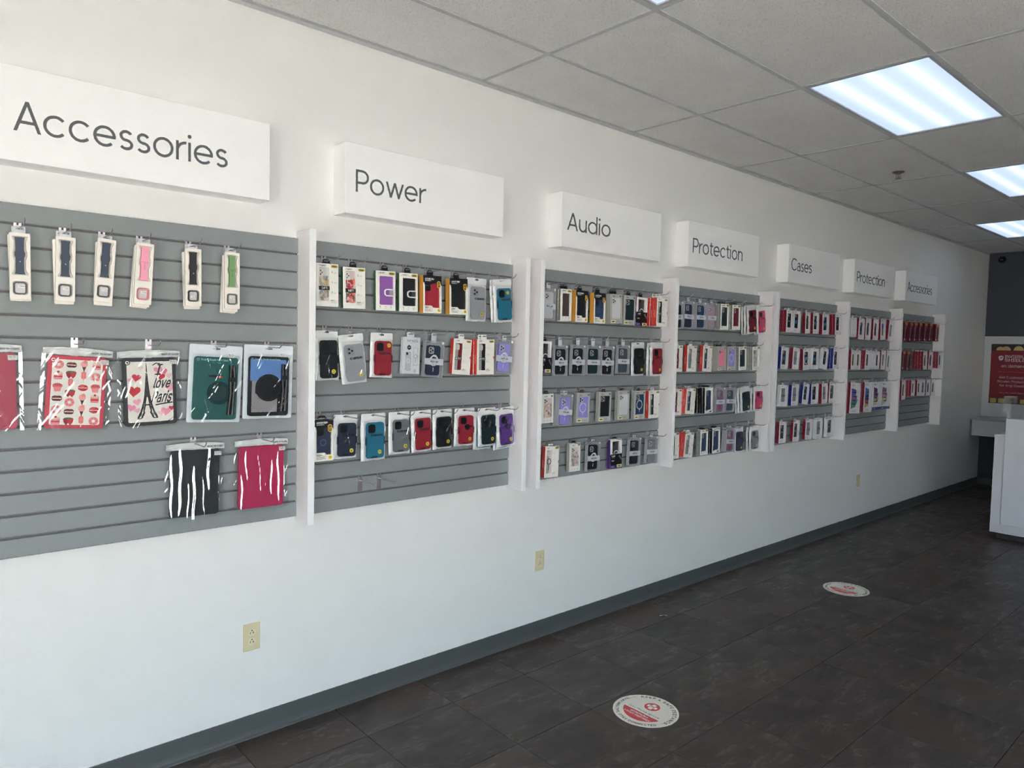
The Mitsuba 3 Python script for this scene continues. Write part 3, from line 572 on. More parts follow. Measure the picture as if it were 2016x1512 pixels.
def make_adv(k, fr, W, Hh, rz, var, sec):
    D = 0.034; x0, x1, y0, y1 = -W / 2, W / 2, -Hh / 2, Hh / 2
    win = Polygon([(x0 + 0.010, y0 + 0.036), (x0 + 0.050, y0 + 0.036), (x0 + 0.058, y0 + 0.026), (x1 - 0.008, y0 + 0.026), (x1 - 0.008, y1 - 0.040), (x1 - 0.016, y1 - 0.030), (x0 + 0.042, y1 - 0.042), (x0 + 0.036, y1 - 0.048), (x0 + 0.010, y1 - 0.048)])
    Box(k, fr, W, Hh, D, (230, 228, 220), (210, 150, 34), win, (214, 150, 30), rz, (24, 26, 32), 0.036, True)
    p = MB(); phone(p, 0, -0.006, W - 0.012, Hh - 0.045, 0.018, CASE[var], rugged=True, cam=False)
    if var in ('blue', 'navy'): p.flat(ring(0.0, -0.012, 0.010, 0.016), 0.0257, (58, 74, 110))
    p.poly(rrect(0.036, 0.030, 0.008, x0 + 0.030, y1 - 0.058), 0.0255, 0.027, (24, 26, 30), 5)
    put(k + '__phone_case', p, fr)
    q = MB()
    hd = Polygon([(x0, y1), (x1, y1), (x1, y1 - 0.048), (x1 - 0.006, y1 - 0.036), (x0 + 0.042, y1 - 0.042), (x0 + 0.036, y1 - 0.048), (x0 + 0.010, y1 - 0.048), (x0 + 0.006, y1 - 0.034), (x0, y1 - 0.034)])
    q.poly(hd.difference(win), D - 0.0005, D + 0.0005, (26, 28, 34), 6)
    q.text('ADVENTURER', 0.0078, x0 + 0.010, y1 - 0.020, D + 0.0005, (232, 230, 224), 6, True, width=0.052); bars(q, x0 + 0.010, y1 - 0.024, 0.036, 1, D + 0.0005, (214, 212, 206), h=0.0022)
    sh_ = Polygon([(-0.010, 0.014), (0, 0.018), (0.010, 0.014), (0.010, -0.010), (0, -0.018), (-0.010, -0.010)])
    q.poly(affinity.translate(sh_, x1 - 0.017, y1 - 0.042), D, D + 0.001, (222, 160, 36), 6); q.poly(affinity.translate(affinity.scale(sh_, 0.75, 0.75), x1 - 0.017, y1 - 0.042), D + 0.001, D + 0.0013, (92, 70, 26), 6)
    q.text('SHOCK', 0.0045, x1 - 0.017, y1 - 0.040, D + 0.0014, (238, 190, 80), 6, True, 'c', width=0.013); q.text('PROOF', 0.0045, x1 - 0.017, y1 - 0.047, D + 0.0014, (238, 190, 80), 6, True, 'c', width=0.013)
    q.text('DROP', 0.0088, x0 + 0.010, y0 + 0.022, D, (52, 50, 48), 6, True, width=0.022); q.text('PLUS', 0.0088, x0 + 0.034, y0 + 0.022, D, (214, 170, 92), 6, False, width=0.020); bars(q, x0 + 0.010, y0 + 0.018, 0.044, 3, D, (120, 118, 114), 0.004, 0.0018)
    sticker(q, x1 - 0.016, y0 + 0.015, 0.0095, D + 0.0006)
    put(k + '__front_print', q, fr)

def wrinkle(u0, u1, v0, v1, z0, amp, mode, seed, n=64, m=72):
    """clear film with creases: each crease ramps up over a few millimetres and falls back; 'v' = long vertical folds, 'd' = diagonal creases"""
    u, v = np.meshgrid(np.linspace(u0, u1, n), np.linspace(v0, v1, m)); g = np.random.default_rng(seed)
    z = np.zeros_like(u); W_ = u1 - u0; H_ = v1 - v0
    N = int(W_ / 0.027) if mode == 'v' else max(6, int(W_ * H_ / 0.0022))
    for j in range(N):
        x0 = u0 + W_ * (j + 0.5 + g.uniform(-0.3, 0.3)) / N if mode == 'v' else g.uniform(u0, u1)
        y0 = g.uniform(v0 + 0.25 * H_, v1 - 0.25 * H_) if mode == 'v' else g.uniform(v0, v1)
        an = g.normal(0, 0.06) if mode == 'v' else g.uniform(0.25, 0.75) * g.choice([1, -1])
        d = (u - x0) * math.cos(an) + (v - y0) * math.sin(an); t = -(u - x0) * math.sin(an) + (v - y0) * math.cos(an)
        w1 = g.uniform(0.0045, 0.0085) if mode == 'v' else g.uniform(0.0025, 0.0050); w2 = w1 * g.uniform(1.5, 2.2); L = g.uniform(0.32, 0.55) * H_ if mode == 'v' else g.uniform(0.018, 0.05)
        d = d + 0.0022 * np.sin(t * 46 + g.uniform(0, 6)) + 0.002 * np.sin(t * 17 + g.uniform(0, 6))
        pr = np.where(d < 0, np.clip(d + w1, 0, None), np.clip(w1 - d * w1 / w2, 0, None))
        z = np.maximum(z, g.uniform(0.10, 0.50) * pr * np.clip(1.3 * (1 - (t / L) ** 2), 0, 1))
    return np.stack([u, v, z0 + z * amp + 0.0008 * (meshkit.fbm(np.stack([u * 60, v * 60, u * 0 + seed], -1), 3, seed) - 0.5)], -1)

def pouch_grid(W, Hh, top, z0, amp, seed, n=15, m=22):
    """crumpled pouch skin below the header; pillow bulge with creases near the rim"""
    u, v = np.meshgrid(np.linspace(-1, 1, n), np.linspace(-1, 1, m))
    x = u * W / 2; y = -Hh / 2 + (v + 1) / 2 * (Hh - top)
    edge = np.clip(np.minimum(1 - np.abs(u), 1 - np.abs(v)) * 3.2, 0, 1)
    nz = meshkit.fbm(np.stack([x * 55 + seed * 3.1, y * 34, np.full_like(x, seed)], -1), 3, seed) - 0.5
    wob = 1 + 0.05 * (meshkit.noise(np.stack([v * 3 + seed, v * 0, u * 0], -1), seed) - 0.5) * np.abs(u)
    return np.stack([x * wob, y + 0.004 * np.abs(v) * (meshkit.noise(np.stack([u * 2.2 + 5, u * 0 + seed, u * 0], -1), seed) - 0.5) * (v < 0), z0 + 0.0075 * edge ** 0.6 + amp * nz * (0.6 + 0.4 * edge)], -1)

def make_bag(k, fr, W, Hh, rz, var, sec, seed=0):
    top = 0.030
    hz = min(rz, Hh / 2 - 0.008)
    hz = max(hz, Hh / 2 - 0.020)
    hd = rrect(W, top + 0.004, 0.006, 0, Hh / 2 - top / 2 - 0.002).difference(unary_union([disc(0, hz, 0.0052, 5), rrect(0.026, 0.0062, 0.003, 0, hz - 0.001)]))
    b = MB().poly(hd, 0.0045, 0.0062, (216, 218, 218), 4)
    cw, ch = min(W * 0.77, 0.094), min(Hh - top - 0.018, 0.166); cy = -Hh / 2 + 0.010 + ch / 2; cx = 0.006
    g = pouch_grid(W, Hh, top, 0.0035, 0.018, seed, 25, 38)
    ins = (np.abs(g[..., 0] - cx) < cw / 2 + 0.003) & (np.abs(g[..., 1] - cy) < ch / 2 + 0.003)
    g[..., 2] = np.clip(np.where(ins, np.minimum(g[..., 2], 0.0062), g[..., 2]), 0.0022, 0.0175); b.grid(g, (214, 216, 218), 3)
    g = pouch_grid(W, Hh, top, 0.0015, 0.0, seed); g[..., 2] = 0.0015; b.grid(g[:, ::-1], (206, 208, 210), 4)
    put(k + '__pouch', b, fr, smooth=True)
    p = MB(); col = CASE[var]; clear = var == 'clear'
    phone(p, cx, cy, cw, ch, 0.0075, (158, 161, 168) if clear else col, rugged=not clear, cam_c=(146, 149, 156) if clear else (20, 22, 26), r=6)
    if var in ('red_ring', 'purple'):
        p.poly(disc(cx + 0.004, cy + ch * 0.10, 0.015, 5).union(rrect(0.05, 0.008, 0.003, cx + 0.006, cy + ch * 0.12)), 0.015, 0.0185, (26, 22, 26) if var == 'red_ring' else (56, 36, 78), 5)
    put(k + '__phone_case', p, fr)
    q = MB(); z = 0.0152
    if var not in ('red_ring', 'purple'): q.text('case', 0.0125, cx - cw * 0.30, cy + ch * (0.10 if clear else 0.12), z + 0.004, (44, 46, 52) if clear or var in ('grey', 'teal', 'red', 'magenta') else (12, 13, 15), 5, True, width=cw * 0.66)
    sx, sy = (cx + cw * 0.24, cy - ch * 0.33)
    if (sec, var) == (1, 'teal') and Hh > 0.22: sx, sy = cx + cw * 0.22, cy + ch * 0.36
    if (sec, var) == (1, 'red') and rz > 0.09 and Hh > 0.203: sx, sy = cx + cw * 0.30, cy + ch * 0.38
    sticker(q, sx, sy, 0.0098, z + 0.0006)
    put(k + '__front_print', q, fr)
    if sec <= 2:
        f = MB().grid(wrinkle(-W / 2 + 0.006, W / 2 - 0.006, -Hh / 2 + 0.004, Hh / 2 - top, 0.0205, 1.35, 'd', seed + 31, 40, 56))
        put(k + '__clear_film', f, fr, 'm_film', smooth=True)

def make_space(k, fr, W, Hh, rz, var, sec):
    D = 0.020; Box(k, fr, W, Hh, D, (196, 198, 206), (206, 208, 212), None, (214, 216, 220), rz, (210, 212, 214), 0.040)
    q = MB(); z = D; ink = (84, 88, 102)
    q.text('SPACE', 0.0105, 0.004, Hh / 2 - 0.023, z, (110, 114, 130), 6, True, 'c', width=0.062); bars(q, -0.012, Hh / 2 - 0.027, 0.036, 1, z, (140, 144, 156))
    hexa = Polygon([(0.0125 * math.cos(t), 0.0125 * math.sin(t)) for t in np.radians(np.arange(30, 390, 60))])
    q.flat(affinity.translate(hexa, -0.014, Hh / 2 - 0.050), z, (42, 44, 54)); bars(q, -0.021, Hh / 2 - 0.047, 0.014, 2, z + 0.0002, (200, 202, 208))
    for cx, cy, w, h in ((-0.017, -0.028, 0.030, 0.088), (0.024, -0.005, 0.026, 0.086)):
        o = rrect(w, h, 0.006, cx, cy); q.flat(o.difference(o.buffer(-0.0011)), z, ink); q.flat(ring(cx, cy + 0.002, 0.0078, 0.0098), z, ink); q.flat(sbox(cx - 0.0007, cy - 0.028, cx + 0.0007, cy - 0.009), z, ink)
    q.flat(rrect(0.030, 0.088, 0.006, -0.017, -0.028).buffer(-0.0018), z, (168, 172, 178)); q.flat(ring(-0.017, -0.026, 0.0078, 0.0098), z + 0.0003, (224, 226, 230)); q.flat(rrect(0.011, 0.013, 0.003, -0.024, 0.008), z + 0.0003, (30, 31, 38)); q.flat(disc(0.022, -Hh / 2 + 0.014, 0.009), z, (170, 174, 184))
    put(k + '__front_print', q, fr)

def make_neww(k, fr, W, Hh, rz, var, sec):
    D = 0.022; var, rg = var.replace('_ring', ''), '_ring' in var or (var == 'lavender') or (sec == 1)
    out = sbox(-W / 2, -Hh / 2, W / 2, Hh / 2)
    b = MB().poly(out.difference(out.buffer(-0.0035, join_style=2)), 0.0008, D, (158, 161, 170), 3); b.poly(out, 0.0, 0.0010, (146, 149, 158), 4)
    put(k + '__clamshell', b, fr)
    put(k + '__hang_tab', MB().poly(tab(Hh / 2, rz, 0.030, None), D * 0.4, D * 0.4 + 0.0008, (196, 200, 206), 2), fr)
    p = MB(); c = CASE[var]; cw, ch = min(W * 0.74, 0.080), Hh - 0.030; cy = -0.006
    phone(p, 0.002, cy, cw, ch, 0.007, c, rg, 7, True, cam_c=tuple(min(255, int(130 + 0.25 * v)) for v in c))
    if var == 'berry': p.flat(disc(0.012, 0.045, 0.013).union(ell(0.002, -0.055, 0.020, 0.016)), 0.0147, (142, 60, 92)); p.flat(ell(0.014, 0.036, 0.014, 0.010), 0.0151, (88, 70, 146))
    put(k + '__phone_case', p, fr)
    q = MB(); z = D
    q.box(-W / 2 + 0.0015, W / 2 - 0.0015, -0.028, 0.003, z - 0.003, z + 0.0002, (186, 190, 200), 6)
    if rg: put(k + '__band_arch', MB().poly(ring(0.002, 0.001, 0.0155, 0.0205).intersection(sbox(-1, 0.003, 1, 1)), z - 0.003, z - 0.001, (206, 208, 214), 6), fr)
    q.text('NEW', 0.0090, -0.022, -0.0165, z + 0.0002, (44, 48, 66), 6, True, width=0.026); q.text('with', 0.0085, 0.0065, -0.0165, z + 0.0002, (58, 62, 80), 6, True, width=0.018, shear=0.2)
    bars(q, -0.016, -0.0005, 0.034, 1, z + 0.0002, (110, 114, 130), h=0.0016); bars(q, -0.010, -0.0215, 0.028, 1, z + 0.0002, (110, 114, 130), h=0.0014)
    put(k + '__corner_label', MB().flat(rrect(0.012, 0.011, 0.002, W / 2 - 0.010, Hh / 2 - 0.008), z, (226, 226, 226)), fr); put(k + '__name_print', MB().text('caseX', 0.0052, -W / 2 + 0.010, Hh / 2 - 0.010, z - 0.001, (90, 92, 104), 6, True), fr)
    put(k + '__belly_band', q, fr)
    if sec <= 2:
        f = MB().add([[-W / 2 + 0.001, -Hh / 2 + 0.001, D], [W / 2 - 0.001, -Hh / 2 + 0.001, D], [W / 2 - 0.001, Hh / 2 - 0.001, D], [-W / 2 + 0.001, Hh / 2 - 0.001, D]], [[0, 1, 2], [0, 2, 3]])
        f.v[0][:, 2] -= 0.0012; put(k + '__clear_front', f, fr, 'm_acrylic')

def make_duo(k, fr, W, Hh, rz, var, sec):
    D = 0.026; x0 = -W / 2
    win = rrect(0.044, Hh - 0.044, 0.003, x0 + 0.036, 0.0)
    Box(k, fr, W, Hh, D, (226, 223, 216), (196, 52, 44), win, (200, 50, 42), rz, (226, 226, 222), 0.036)
    a, b, c, d = win.bounds; p = MB(); cc = CASE[var]
    half = (a + c) / 2
    p.box(a, half, b, d, 0.014, 0.020, (150, 148, 144), 5); p.box(half, c, b, d, 0.014, 0.0215, cc, 6)
    p.poly(rrect(0.022, 0.028, 0.006, a + 0.016, d - 0.020), 0.0215, 0.0232, (190, 184, 172), 5)
    if var == 'marble': p.flat(ring(a + 0.024, 0.002, 0.013, 0.017), 0.0217, (34, 34, 34)); p.flat(sbox(a + 0.022, -0.05, a + 0.026, -0.014), 0.0217, (34, 34, 34))
    put(k + '__phone_case', p, fr)
    q = MB(); z = D
    q.text('iPHASE' if sec < 0 else 'CASE', 0.0060, x0 + 0.014, Hh / 2 - 0.0125, z, (120, 112, 108), 6, True); oval(q, W / 2 - 0.019, Hh / 2 - 0.0105, 0.030, 0.011, z)
    if var != 'marble': q.box(a, c, -0.017, -0.003, z - 0.0035, z - 0.002, (96, 98, 104), 6); q.flat(disc(a + 0.010, -0.010, 0.005), z - 0.002, (186, 188, 192)); bars(q, a + 0.018, -0.006, 0.020, 2, z - 0.002, (186, 188, 192))
    for j in range(3): icon(q, c + 0.010, Hh * 0.27 - j * Hh * 0.2, z, j, (186, 184, 180)); bars(q, c + 0.018, Hh * 0.27 - j * Hh * 0.2, 0.010, 2, z, (196, 194, 190))
    q.text('DROP', 0.0042, c + 0.004, -Hh / 2 + 0.024, z, (90, 88, 86), 6, True); q.text('PLUS', 0.0042, c + 0.017, -Hh / 2 + 0.024, z, (206, 72, 60), 6); bars(q, c + 0.004, -Hh / 2 + 0.021, 0.026, 2, z, (150, 148, 146))
    q.text('CASE', 0.006, 0, 0, 0, (232, 190, 180), 6, True) if False else None
    q.flat(disc(W / 2, -0.002, 0.0075, 4).intersection(sbox(-1, -1, W / 2, 1)), z, (186, 60, 56))
    put(k + '__front_print', q, fr)
    s_ = MB().add([[x0 - 0.0006, -0.035, 0.010], [x0 - 0.0006, -0.035, 0.015], [x0 - 0.0006, 0.012, 0.015], [x0 - 0.0006, 0.012, 0.010]], [[0, 1, 2], [0, 2, 3]], (232, 150, 136), 6)
    put(k + '__spine_lettering', s_, fr)

def make_gbox(k, fr, W, Hh, rz, var, sec):
    D = 0.024; g = (166, 165, 162)
    white = var == 'marble'
    win = rrect(W - 0.028, Hh - 0.054, 0.004, 0.003, 0.003)
    Box(k, fr, W, Hh, D, (216, 214, 208) if white else (172, 171, 169), (150, 150, 148), win, (156, 155, 150), rz, (22, 24, 30), 0.032, True)
    a, b, c, d = win.bounds; p = MB()
    cc = CASE[var]; phone(p, (a + c) / 2, (b + d) / 2, c - a + 0.008, d - b + 0.006, 0.0125, (198, 200, 202) if var == 'clear' else cc, var in ('clear', 'blue', 'lavender', 'marble'), 6, cam_c=tuple(min(255, int(120 + 0.35 * v)) for v in cc))
    if var == 'marble': flowers(p, win, 0.0203, [(150, 138, 146), (206, 168, 120), (126, 116, 128), (186, 150, 150)], 46, int(1000 * W) + sec)
    put(k + '__phone_case', p, fr)
    q = MB(); z = D
    q.text('CASE', 0.0070, -W / 2 + 0.020, Hh / 2 - 0.0175, z, (104, 104, 106), 6, True); q.flat(ell(W / 2 - 0.014, Hh / 2 - 0.013, 0.008, 0.005), z, (92, 96, 104))
    if not white:
        q.flat(sbox(-W / 2 + 0.010, -Hh / 2 + 0.004, -W / 2 + 0.046, -Hh / 2 + 0.021), z, (224, 222, 206)); oval(q, -W / 2 + 0.028, -Hh / 2 + 0.0125, 0.030, 0.011, z + 0.0002); bars(q, -W / 2 + 0.052, -Hh / 2 + 0.018, 0.040, 3, z, (134, 134, 132), 0.0045, 0.0014)
    else:
        for j in range(3): icon(q, -W * 0.26 + j * W * 0.26, -Hh / 2 + 0.012, z, j)
    put(k + '__front_print', q, fr)

def make_purp(k, fr, W, Hh, rz, var, sec):
    D = 0.026
    win = sbox(-W / 2 + 0.020, -0.002, W / 2 - 0.014, Hh / 2 - 0.014)
    Box(k, fr, W, Hh, D, (228, 226, 226), (70, 36, 104), win, (74, 38, 112), rz, (22, 22, 28), 0.034, True)
    p = MB(); phone(p, 0.002, 0.03, W * 0.62, Hh * 0.62, 0.006, (58, 60, 64), False, 5); put(k + '__phone_case', p, fr)
    q = MB(); z = D
    q.box(-W / 2, W / 2, -Hh / 2, -0.002, z - 0.0008, z + 0.0006, (20, 20, 24), 5)
    put(k + '__window_arch', MB().flat(ring(0.006, -0.002, 0.017, 0.023).intersection(sbox(-1, -0.002, 1, 1)), z - 0.006, (196, 196, 200)), fr)
    q.poly(Polygon([(W / 2, -0.034), (W / 2, -0.048), (0.020, -0.016), (0.034, -0.010)]), z + 0.0006, z + 0.0009, (92, 94, 98), 5)
    q.text('CASE', 0.009, -W / 2 + 0.012, -0.018, z + 0.0008, (206, 206, 210), 6, True); bars(q, -W / 2 + 0.012, -0.023, 0.030, 1, z + 0.0006, (150, 150, 156)); q.text('MAG', 0.0075, -W / 2 + 0.012, -0.046, z + 0.0008, (186, 186, 192), 6, True)
    q.flat(Polygon([(-W / 2, -Hh / 2), (-W / 2 + 0.044, -Hh / 2), (-W / 2 + 0.050, -Hh / 2 + 0.010), (-W / 2 + 0.044, -Hh / 2 + 0.020), (-W / 2, -Hh / 2 + 0.020)]), z + 0.0007, (78, 40, 120)); bars(q, -W / 2 + 0.010, -Hh / 2 + 0.015, 0.026, 2, z + 0.001, (176, 160, 200), 0.006, 0.0022)
    l_ = MB().flat(sbox(W / 2 - 0.048, -Hh / 2 + 0.003, W / 2 - 0.003, -Hh / 2 + 0.021), z + 0.0007, (222, 220, 200)); oval(l_, W / 2 - 0.025, -Hh / 2 + 0.012, 0.032, 0.012, z + 0.0009); put(k + '__price_label', l_, fr)
    put(k + '__lower_panel', q, fr)

def make_blk(k, fr, W, Hh, rz, var, sec):
    D = 0.020; win = rrect(W - 0.028, Hh - 0.044, 0.010, 0.0, 0.0)
    Box(k, fr, W, Hh, D, (224, 223, 220), (22, 22, 25), win, (20, 20, 23), rz, (20, 20, 24), 0.032, True)
    a, b, c, d = win.bounds; p = MB(); phone(p, 0, 0, c - a + 0.006, d - b + 0.006, 0.006, (36, 52, 82), cam_c=(120, 124, 130)); put(k + '__phone_case', p, fr)
    q = MB(); z = D; q.text('CASE', 0.0052, -W / 2 + 0.012, Hh / 2 - 0.011, z, (70, 70, 72), 6, True); q.box(a - 0.004, a + 0.016, b - 0.004, b + 0.030, z - 0.0004, z + 0.0004, (60, 44, 62)); q.flat(sbox(c - 0.024, -Hh / 2 + 0.006, c, -Hh / 2 + 0.014), z, (30, 30, 32))
    put(k + '__front_print', q, fr)

WCOL = {'black': (20, 22, 26), 'teal': (18, 24, 30), 'rose': (62, 34, 44), 'mix': (40, 46, 60), 'grey': (122, 128, 134), 'ring': (28, 26, 36), 'purple': (58, 48, 74), 'navy': (26, 30, 52), 'bright': (70, 60, 150), 'pale': (104, 122, 132), 'gold': (74, 68, 46), 'plain': None}
def make_wbox(k, fr, W, Hh, rz, var, sec):
    D = 0.026; sp, wc = var.split('_'); spine = {'red': (128, 22, 44), 'blue': (28, 40, 120), 'white': (214, 214, 216)}[sp]
    tall = sec == 4
    win = None if wc == 'plain' else (rrect(W * 0.50, Hh * 0.64, 0.003, -W * 0.09, Hh * 0.03) if tall else rrect(W * 0.42, Hh * 0.58, 0.003, -W * 0.08, Hh * 0.0))
    if wc == 'ring': win = rrect(W * 0.52, Hh * 0.62, 0.003, -W * 0.08, Hh * 0.04)
    Box(k, fr, W, Hh, D, (222, 221, 224), (206, 206, 210), win, spine, rz, (222, 222, 224), 0.030)
    q = MB(); z = D
    if win is not None:
        a, b, c, d = win.bounds; p = MB(); col = WCOL[wc]
        p.box(a - 0.001, c + 0.001, b - 0.001, d + 0.001, 0.016, 0.0225, col, 4)
        if wc not in ('bright', 'pale', 'gold'): p.poly(rrect((c - a) * 0.4, (d - b) * 0.2, 0.004, a + (c - a) * 0.32, d - (d - b) * 0.14), 0.0225, 0.0238, (128, 126, 124), 5)
        if wc == 'ring': p.flat(ring((a + c) / 2 + 0.006, -0.012, 0.024, 0.030), 0.0226, (214, 214, 216))
        if wc == 'bright': p.box(a, c, b, b + (d - b) * 0.42, 0.0225, 0.0228, (60, 120, 70), 4); p.box(a, c, b + (d - b) * 0.42, b + (d - b) * 0.58, 0.0225, 0.0229, (150, 80, 120), 4)
        put(k + '__phone_picture', p, fr)
        if wc in ('teal', 'ring', 'mix'): q.box(a, c, (b + d) / 2 - 0.012, (b + d) / 2 + 0.006, z - 0.0033, z - 0.0015, (32, 104, 160) if wc != 'ring' else (60, 130, 160), 5); bars(q, a + 0.004, (b + d) / 2 - 0.014, (c - a) * 0.8, 2, z - 0.0015, (120, 170, 180))
        elif wc in ('black', 'rose', 'grey') and tall: q.box(a, c, (b + d) / 2 - 0.012, (b + d) / 2 + 0.002, z - 0.0033, z - 0.0015, (62, 66, 76) if sp != 'blue' else (46, 66, 140), 5); bars(q, a + 0.008, (b + d) / 2 - 0.003, (c - a) * 0.6, 2, z - 0.0015, (170, 172, 180))
        for j in range(4): bars(q, c + 0.006, d - 0.012 - j * 0.024, 0.012, 2, z, (176, 178, 184))
    q.text('CASE' if tall else 'GLASS', 0.0065, -W / 2 + 0.016, Hh / 2 - 0.014, z, (70, 72, 84), 6, True, width=0.03)
    if sp != 'blue': put(k + '__round_mark', MB().flat(disc(W / 2 - 0.013, Hh / 2 - 0.012, 0.006, 4), z, (206, 84, 100)), fr)
    bars(q, -W / 2 + 0.012, -Hh / 2 + 0.024, W * 0.45, 4, z, (160, 162, 170), 0.005, 0.0016)
    put(k + '__corner_mark', MB().flat(Polygon([(W / 2 - 0.020, -Hh / 2 + 0.004), (W / 2 - 0.005, -Hh / 2 + 0.004), (W / 2 - 0.005, -Hh / 2 + 0.018)]), z, (206, 110, 116) if sp != 'blue' else (50, 64, 140)), fr)
    put(k + '__front_print', q, fr)

def make_red(k, fr, W, Hh, rz, var, sec):
    D = 0.011
    b = MB().box(-W / 2, W / 2, -Hh / 2, Hh / 2, 0, D, (96, 18, 38), 5, 0.001); put(k + '__sleeve', b, fr)
    put(k + '__hang_tab', MB().poly(tab(Hh / 2, rz, 0.036, None), D * 0.4, D * 0.4 + 0.001, (150, 92, 36), 5), fr)
    q = MB(); z = D
    put(k + '__gold_header', MB().poly(Polygon([(-W * 0.45, Hh / 2), (W * 0.45, Hh / 2), (W * 0.30, Hh / 2 - 0.030), (-W * 0.2, Hh / 2 - 0.034)]), z, z + 0.0005, (186, 106, 40), 5), fr)
    q.flat(Polygon([(-W * 0.08, Hh * 0.32), (W * 0.05, Hh * 0.32), (-W * 0.20, -Hh * 0.40), (-W * 0.26, -Hh * 0.40)]), z, (150, 110, 122)); put(k + '__dark_panel', MB().flat(sbox(W * 0.08, -Hh * 0.36, W * 0.36, Hh * 0.22), z, (38, 16, 28)), fr)
    put(k + '__round_seal', MB().flat(disc(-W * 0.2, -Hh / 2 + 0.014, 0.011, 4), z + 0.0003, (206, 196, 200)), fr); bars(q, -W * 0.40, Hh * 0.24, W * 0.3, 4, z, (176, 120, 124), 0.008, 0.002)
    put(k + '__front_print', q, fr)

WIDE = {'violet': [(84, 70, 170), (120, 86, 170), (170, 90, 150), (40, 130, 116), (60, 150, 120)], 'rainbow': [(50, 110, 190), (40, 90, 170), (60, 50, 130), (180, 50, 110), (190, 170, 60)], 'plum': [(70, 40, 90), (96, 50, 120), (120, 70, 130), (170, 170, 110), (190, 190, 140)], 'rose': [(130, 84, 140), (150, 100, 150), (176, 120, 150), (190, 180, 140), (196, 194, 170)]}
def make_wide(k, fr, W, Hh, rz, var, sec):
    D = 0.024; sp, wc = var.split('_')
    Box(k, fr, W, Hh, D, (218, 219, 222), (200, 202, 206), None, {'red': (132, 24, 46), 'blue': (206, 208, 212)}[sp], rz, (214, 214, 218), 0.034)
    q = MB(); z = D; pal = WIDE[wc]; x0, x1, y0, y1 = -W * 0.36, W * 0.06, -Hh * 0.32, Hh * 0.30
    q.flat(Polygon([(x0 - 0.002, y0 - 0.008), (x1 + 0.002, y0 + 0.018), (x1 + 0.002, y1 - 0.010), (x0 - 0.002, y1 + 0.004)]), z, (22, 22, 30))
    for j, c in enumerate(pal):
        a, b = y1 - (y1 - y0) * j / 5, y1 - (y1 - y0) * (j + 1) / 5; q.poly(Polygon([(x0, a), (x1, a - 0.008), (x1, b + 0.006), (x0, b)]), z + 0.0003, z + 0.0006, c, 5)
    if wc != 'rainbow':
        for j in range(5): q.flat(ell(x1 + 0.004 + 0.008 * (j % 3), y0 + 0.04 + j * 0.016, 0.016, 0.010, 3), z + 0.0008, pal[(j + 2) % 5])
    q.flat(disc(x0 + 0.014, Hh / 2 - 0.024, 0.007, 4), z, (50, 50, 56)); q.text('GLASS', 0.009, x0 + 0.026, Hh / 2 - 0.028, z, (92, 94, 104), 6, True)
    for j in range(4): icon(q, W * 0.30, Hh * 0.24 - j * 0.030, z, j % 3, (150, 152, 160)); bars(q, W * 0.30 + 0.008, Hh * 0.24 - j * 0.030, 0.014, 2, z, (176, 178, 184))
    bars(q, x0, -Hh / 2 + 0.030, W * 0.5, 3, z, (150, 152, 160), 0.007, 0.002)
    if sp == 'blue': q.box(-W / 2, W / 2, -Hh / 2, -Hh / 2 + 0.026, z - 0.001, z + 0.0005, (32, 60, 118), 5); q.text('GLASS', 0.010, x0, -Hh / 2 + 0.008, z + 0.0006, (190, 200, 220), 6, True)
    else: q.flat(disc(W / 2 - 0.016, Hh / 2 - 0.020, 0.006, 4), z, (206, 84, 100))
    put(k + '__front_print', q, fr)

